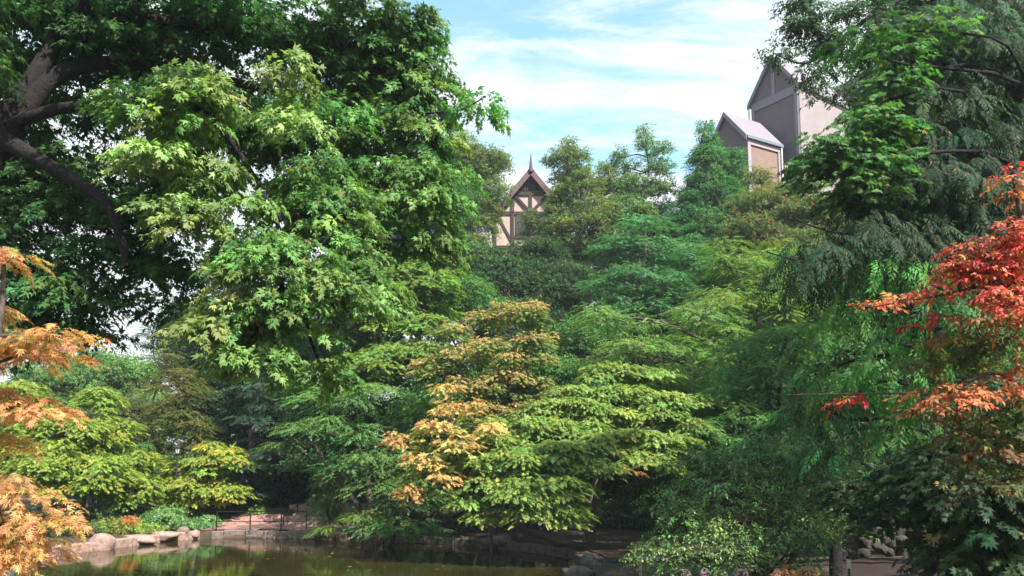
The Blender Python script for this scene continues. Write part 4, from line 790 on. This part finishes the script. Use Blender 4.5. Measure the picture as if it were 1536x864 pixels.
tree('maple_tree', 'fresh green maple branches in front of the theatre wing', 'tree',
 [(1300, 50, 15, 30, 16), (1330, 85, 15, 35, 16), (1340, 140, 15.3, 30, 25), (1310, 195, 15, 30, 16), (1310, 240, 15, 40, 22), (1262, 250, 15, 22, 14), (1240, 215, 15, 16, 8), (1235, 240, 15, 12, 12), (1285, 180, 15, 22, 14), (1268, 215, 15, 14, 10), (1345, 200, 15.2, 30, 25), (1285, 290, 15.2, 25, 8), (1370, 40, 15.5, 45, 25)], 'bushy', MID+GRN, 165, hubs=.5, base=tuple(at(1600, 780, 17)[:2]), tr=.2, trunk_end=(1560, 150, 16.5), sc=1.0, k=.8, bark=DARKBARK, tip=(GRN, .7, 1.8))
tree('dogwood', 'red and orange autumn dogwood with oval leaves at the picture edge', 'tree',
 [(1520, 262, 8, 22, 10), (1530, 290, 8, 14, 6), (1480, 375, 8.2, 60, 20), (1440, 395, 8.3, 30, 10), (1530, 350, 8, 40, 25), (1460, 405, 8.4, 45, 16), (1520, 410, 8.2, 50, 25), (1500, 440, 8.2, 50, 16), (1415, 432, 8.6, 35, 8), (1355, 443, 8.9, 28, 3), (1310, 455, 9.2, 14, 2), (1540, 460, 8, 40, 25)],
 'dogwood', RED+[(.55, .12, .08, .4), (.50, .20, .09, .4)], 166, base=tuple(at(1640, 780, 8.5)[:2]), tr=.09, sc=.78, k=1.15, vary=.35, bark=BARK, padvar=.1,
 limbs=[([(1640, 600, 8.5), (1580, 440, 8.2), (1480, 430, 8.3), (1400, 445, 8.6), (1300, 462, 9.1)], .03, .006), ([(1600, 640, 8.4), (1500, 560, 8.3), (1420, 590, 8.4), (1340, 590, 8.8), (1180, 592, 9.4)], .025, .004)],
 extra=[([(1490, 500, 8.6, 50, 16), (1420, 510, 8.8, 45, 15), (1400, 540, 8.8, 45, 15), (1460, 530, 8.7, 40, 15), (1400, 620, 8.8, 50, 18), (1450, 650, 8.7, 40, 20), (1500, 690, 8.7, 60, 50), (1520, 600, 8.6, 50, 45)], 'dogwood', [(.08, .11, .03), (.11, .12, .035), (.05, .085, .03), (.22, .10, .04)], .8),
        ([(1480, 575, 8.2, 40, 14), (1430, 590, 8.3, 45, 14), (1530, 545, 8, 25, 14), (1395, 603, 8.5, 18, 4), (1500, 480, 8.2, 45, 12)], 'dogwood', [(.46, .15, .07), (.50, .22, .09), (.46, .06, .06), (.34, .12, .05)], 1.0),
        ([(1290, 592, 9, 8, 4), (1402, 473, 8.8, 7, 5)], 'dogwood', [(.40, .015, .04), (.35, .08, .04)], .5)], leaftip=((.42, .20, .09), .12))
tree('yew_tree', 'dark dense evergreen filling the shaded corner below the red dogwood', 'tree',
 [(1460, 720, 12, 90, 60), (1520, 640, 12.5, 70, 60), (1420, 680, 13, 60, 40), (1500, 800, 11.5, 60, 60), (1440, 790, 12.5, 35, 45), (1380, 700, 13.5, 45, 25), (1340, 735, 14.5, 40, 16), (1400, 750, 14, 40, 20), (1290, 735, 15.5, 35, 12), (1460, 840, 12, 60, 30), (1330, 765, 15, 28, 8), (1395, 800, 13.5, 22, 14), (1300, 750, 16, 30, 10)], 'bushy', [(.018, .040, .016), (.024, .050, .018), (.045, .06, .02)], 167, base=tuple(at(1600, 850, 12.5)[:2]), tr=.16, trunk_end=(1580, 640, 12.5), bark=DARKBARK, k=1.1)
tree('evergreen_tree', 'tall evergreen behind the cedar closing the slope on the far right', 'tree',
 [(1350, 430, 27, 80, 60), (1430, 500, 26, 80, 80), (1300, 560, 26, 70, 60), (1380, 650, 25, 90, 50), (1500, 400, 27, 80, 90), (1290, 690, 24, 70, 30), (1420, 330, 28, 90, 60), (1360, 730, 24, 60, 22), (1400, 100, 25, 90, 90), (1500, 150, 25, 90, 120), (1350, 220, 25, 60, 70), (1450, 0, 25, 110, 60), (1440, 280, 26, 100, 80), (1370, 20, 25, 50, 40)], 'round', DK+MID, 168, tr=.3, bark=DARKBARK)
# slim trunk in front of the stone wall
def bare_trunk(label, u, v0, v1, Y, r, seed, topv):
    rng = np.random.default_rng(seed); p = at(u, v0, Y); z = ground_z(p[0], p[1]); e = empty('tree_stem', (p[0], p[1], z), label, 'tree')
    w_ = Wood(); w_.limb((p[0], p[1], z-.2), at(u+4, topv, Y+.3), r, r*.6, rng, 0, .02, 10, 10); w_.build('trunk', DARKBARK, e)
    return e, p
e, p = bare_trunk('dark slim trunk with a leafy top rising from the shade beside the path light', 1252, 840, 0, 19.3, .17, 5, 690)
rng = np.random.default_rng(77); sp = SP['shrub']; ms = masses_to_world([(1255, 690, 16.8, 40, 18), (1300, 730, 17, 35, 18), (1320, 715, 17.2, 25, 12)])
pads = crown_pads(ms, sp, rng); A = pad_sprays(pads, sp, MID, rng); V, Fc, Cc = place(T['fine'], rng, *A[:4], A[4]); rawmesh('crown', V, Fc, GLOSSY, e, Cc)
shrub('heather_plant', 'orange-red flowering tuft at the bottom edge below the big bush', 'plant', [(1205, 858, 15.6, 20, 6, .25), (1185, 862, 15.6, 12, 4, .2)], 'shrub', [(.5, .10, .04), (.48, .2, .06), (.1, .16, .04)], 171, k=2, sc=.6)
# shade vegetation on the hillside: one carpet
def undergrowth():
    rng = np.random.default_rng(9); n = 52000; x = rng.uniform(-45, 40, n); y = rng.uniform(34, 66, n)
    keep = (pond_sd(x, y) > 4.5) & (y > np.interp(x, XS, YS)-2); x, y = x[keep], y[keep]; z = ground_z(x, y); O = np.stack([x, y, z+rng.uniform(.0, .3, len(x))], 1)
    th = rng.random(len(x))*6.28; D = np.stack([np.cos(th), np.sin(th), rng.uniform(.1, .9, len(x))], 1); U = np.stack([rng.normal(0, .3, len(x)), rng.normal(-.3, .3, len(x)), np.ones(len(x))], 1)
    C = pick(DK+MID, rng, len(x))*rng.uniform(.7, 1.2, (len(x), 1)); V, Fc, Cc = place(T['far'], rng, O, D, U, rng.uniform(.35, .8, len(x)), C)
    props(rawmesh('undergrowth', V, Fc, LEAF, None, Cc), 'dark green undergrowth covering the slope', 'undergrowth', kind='stuff')
undergrowth()
# fallen leaves on the water and paths
def litter():
    rng = np.random.default_rng(19); n = 2600; x = rng.uniform(-20, 8, n); y = rng.uniform(17, 41, n); d = pond_sd(x, y); keep = ((d < -.3) & (rng.random(n) < .10)) | ((d > .5) & (d < 4.5)); x, y = x[keep], y[keep]
    z = np.where(pond_sd(x, y) < 0, .006, ground_z(x, y)+.06); th = rng.random(len(x))*6.28; s = rng.uniform(.05, .11, len(x)); V = []; F_ = []
    for i in range(len(x)):
        c_, s_ = math.cos(th[i])*s[i], math.sin(th[i])*s[i]
        V += [(x[i]-c_, y[i]-s_, z[i]), (x[i]+s_*.5, y[i]-c_*.5, z[i]+.004), (x[i]+c_, y[i]+s_, z[i]), (x[i]-s_*.5, y[i]+c_*.5, z[i]+.006)]; F_.append((4*i, 4*i+1, 4*i+2, 4*i+3))
    C = np.repeat(pick([(.4, .22, .08), (.3, .12, .05), (.35, .3, .12), (.15, .09, .05)], rng, len(x)), 4, 0)
    props(rawmesh('fallen_leaves', V, F_, LEAF, None, C), 'fallen leaves scattered on pond and paths', 'fallen leaves', kind='stuff')
litter()
def haze():                                    # thin haze over the whole garden, added to lift the shadows
    mb = MB(); mb.box((0, 30, 29), (260, 160, 62)); m = bpy.data.materials.new('haze_air'); m.use_nodes = True; o = mb.build('haze', m)
    n = m.node_tree.nodes; l = m.node_tree.links; n.remove(n['Principled BSDF']); v = n.new('ShaderNodeVolumePrincipled'); v.inputs['Color'].default_value = (.86, .93, 1, 1); v.inputs['Density'].default_value = .00045; v.inputs['Anisotropy'].default_value = .2
    l.new(v.outputs[0], n['Material Output'].inputs['Volume']); props(o, kind='stuff')
haze()
print('LEAF TRIS', NL[0], 'time', time.time()-T0)
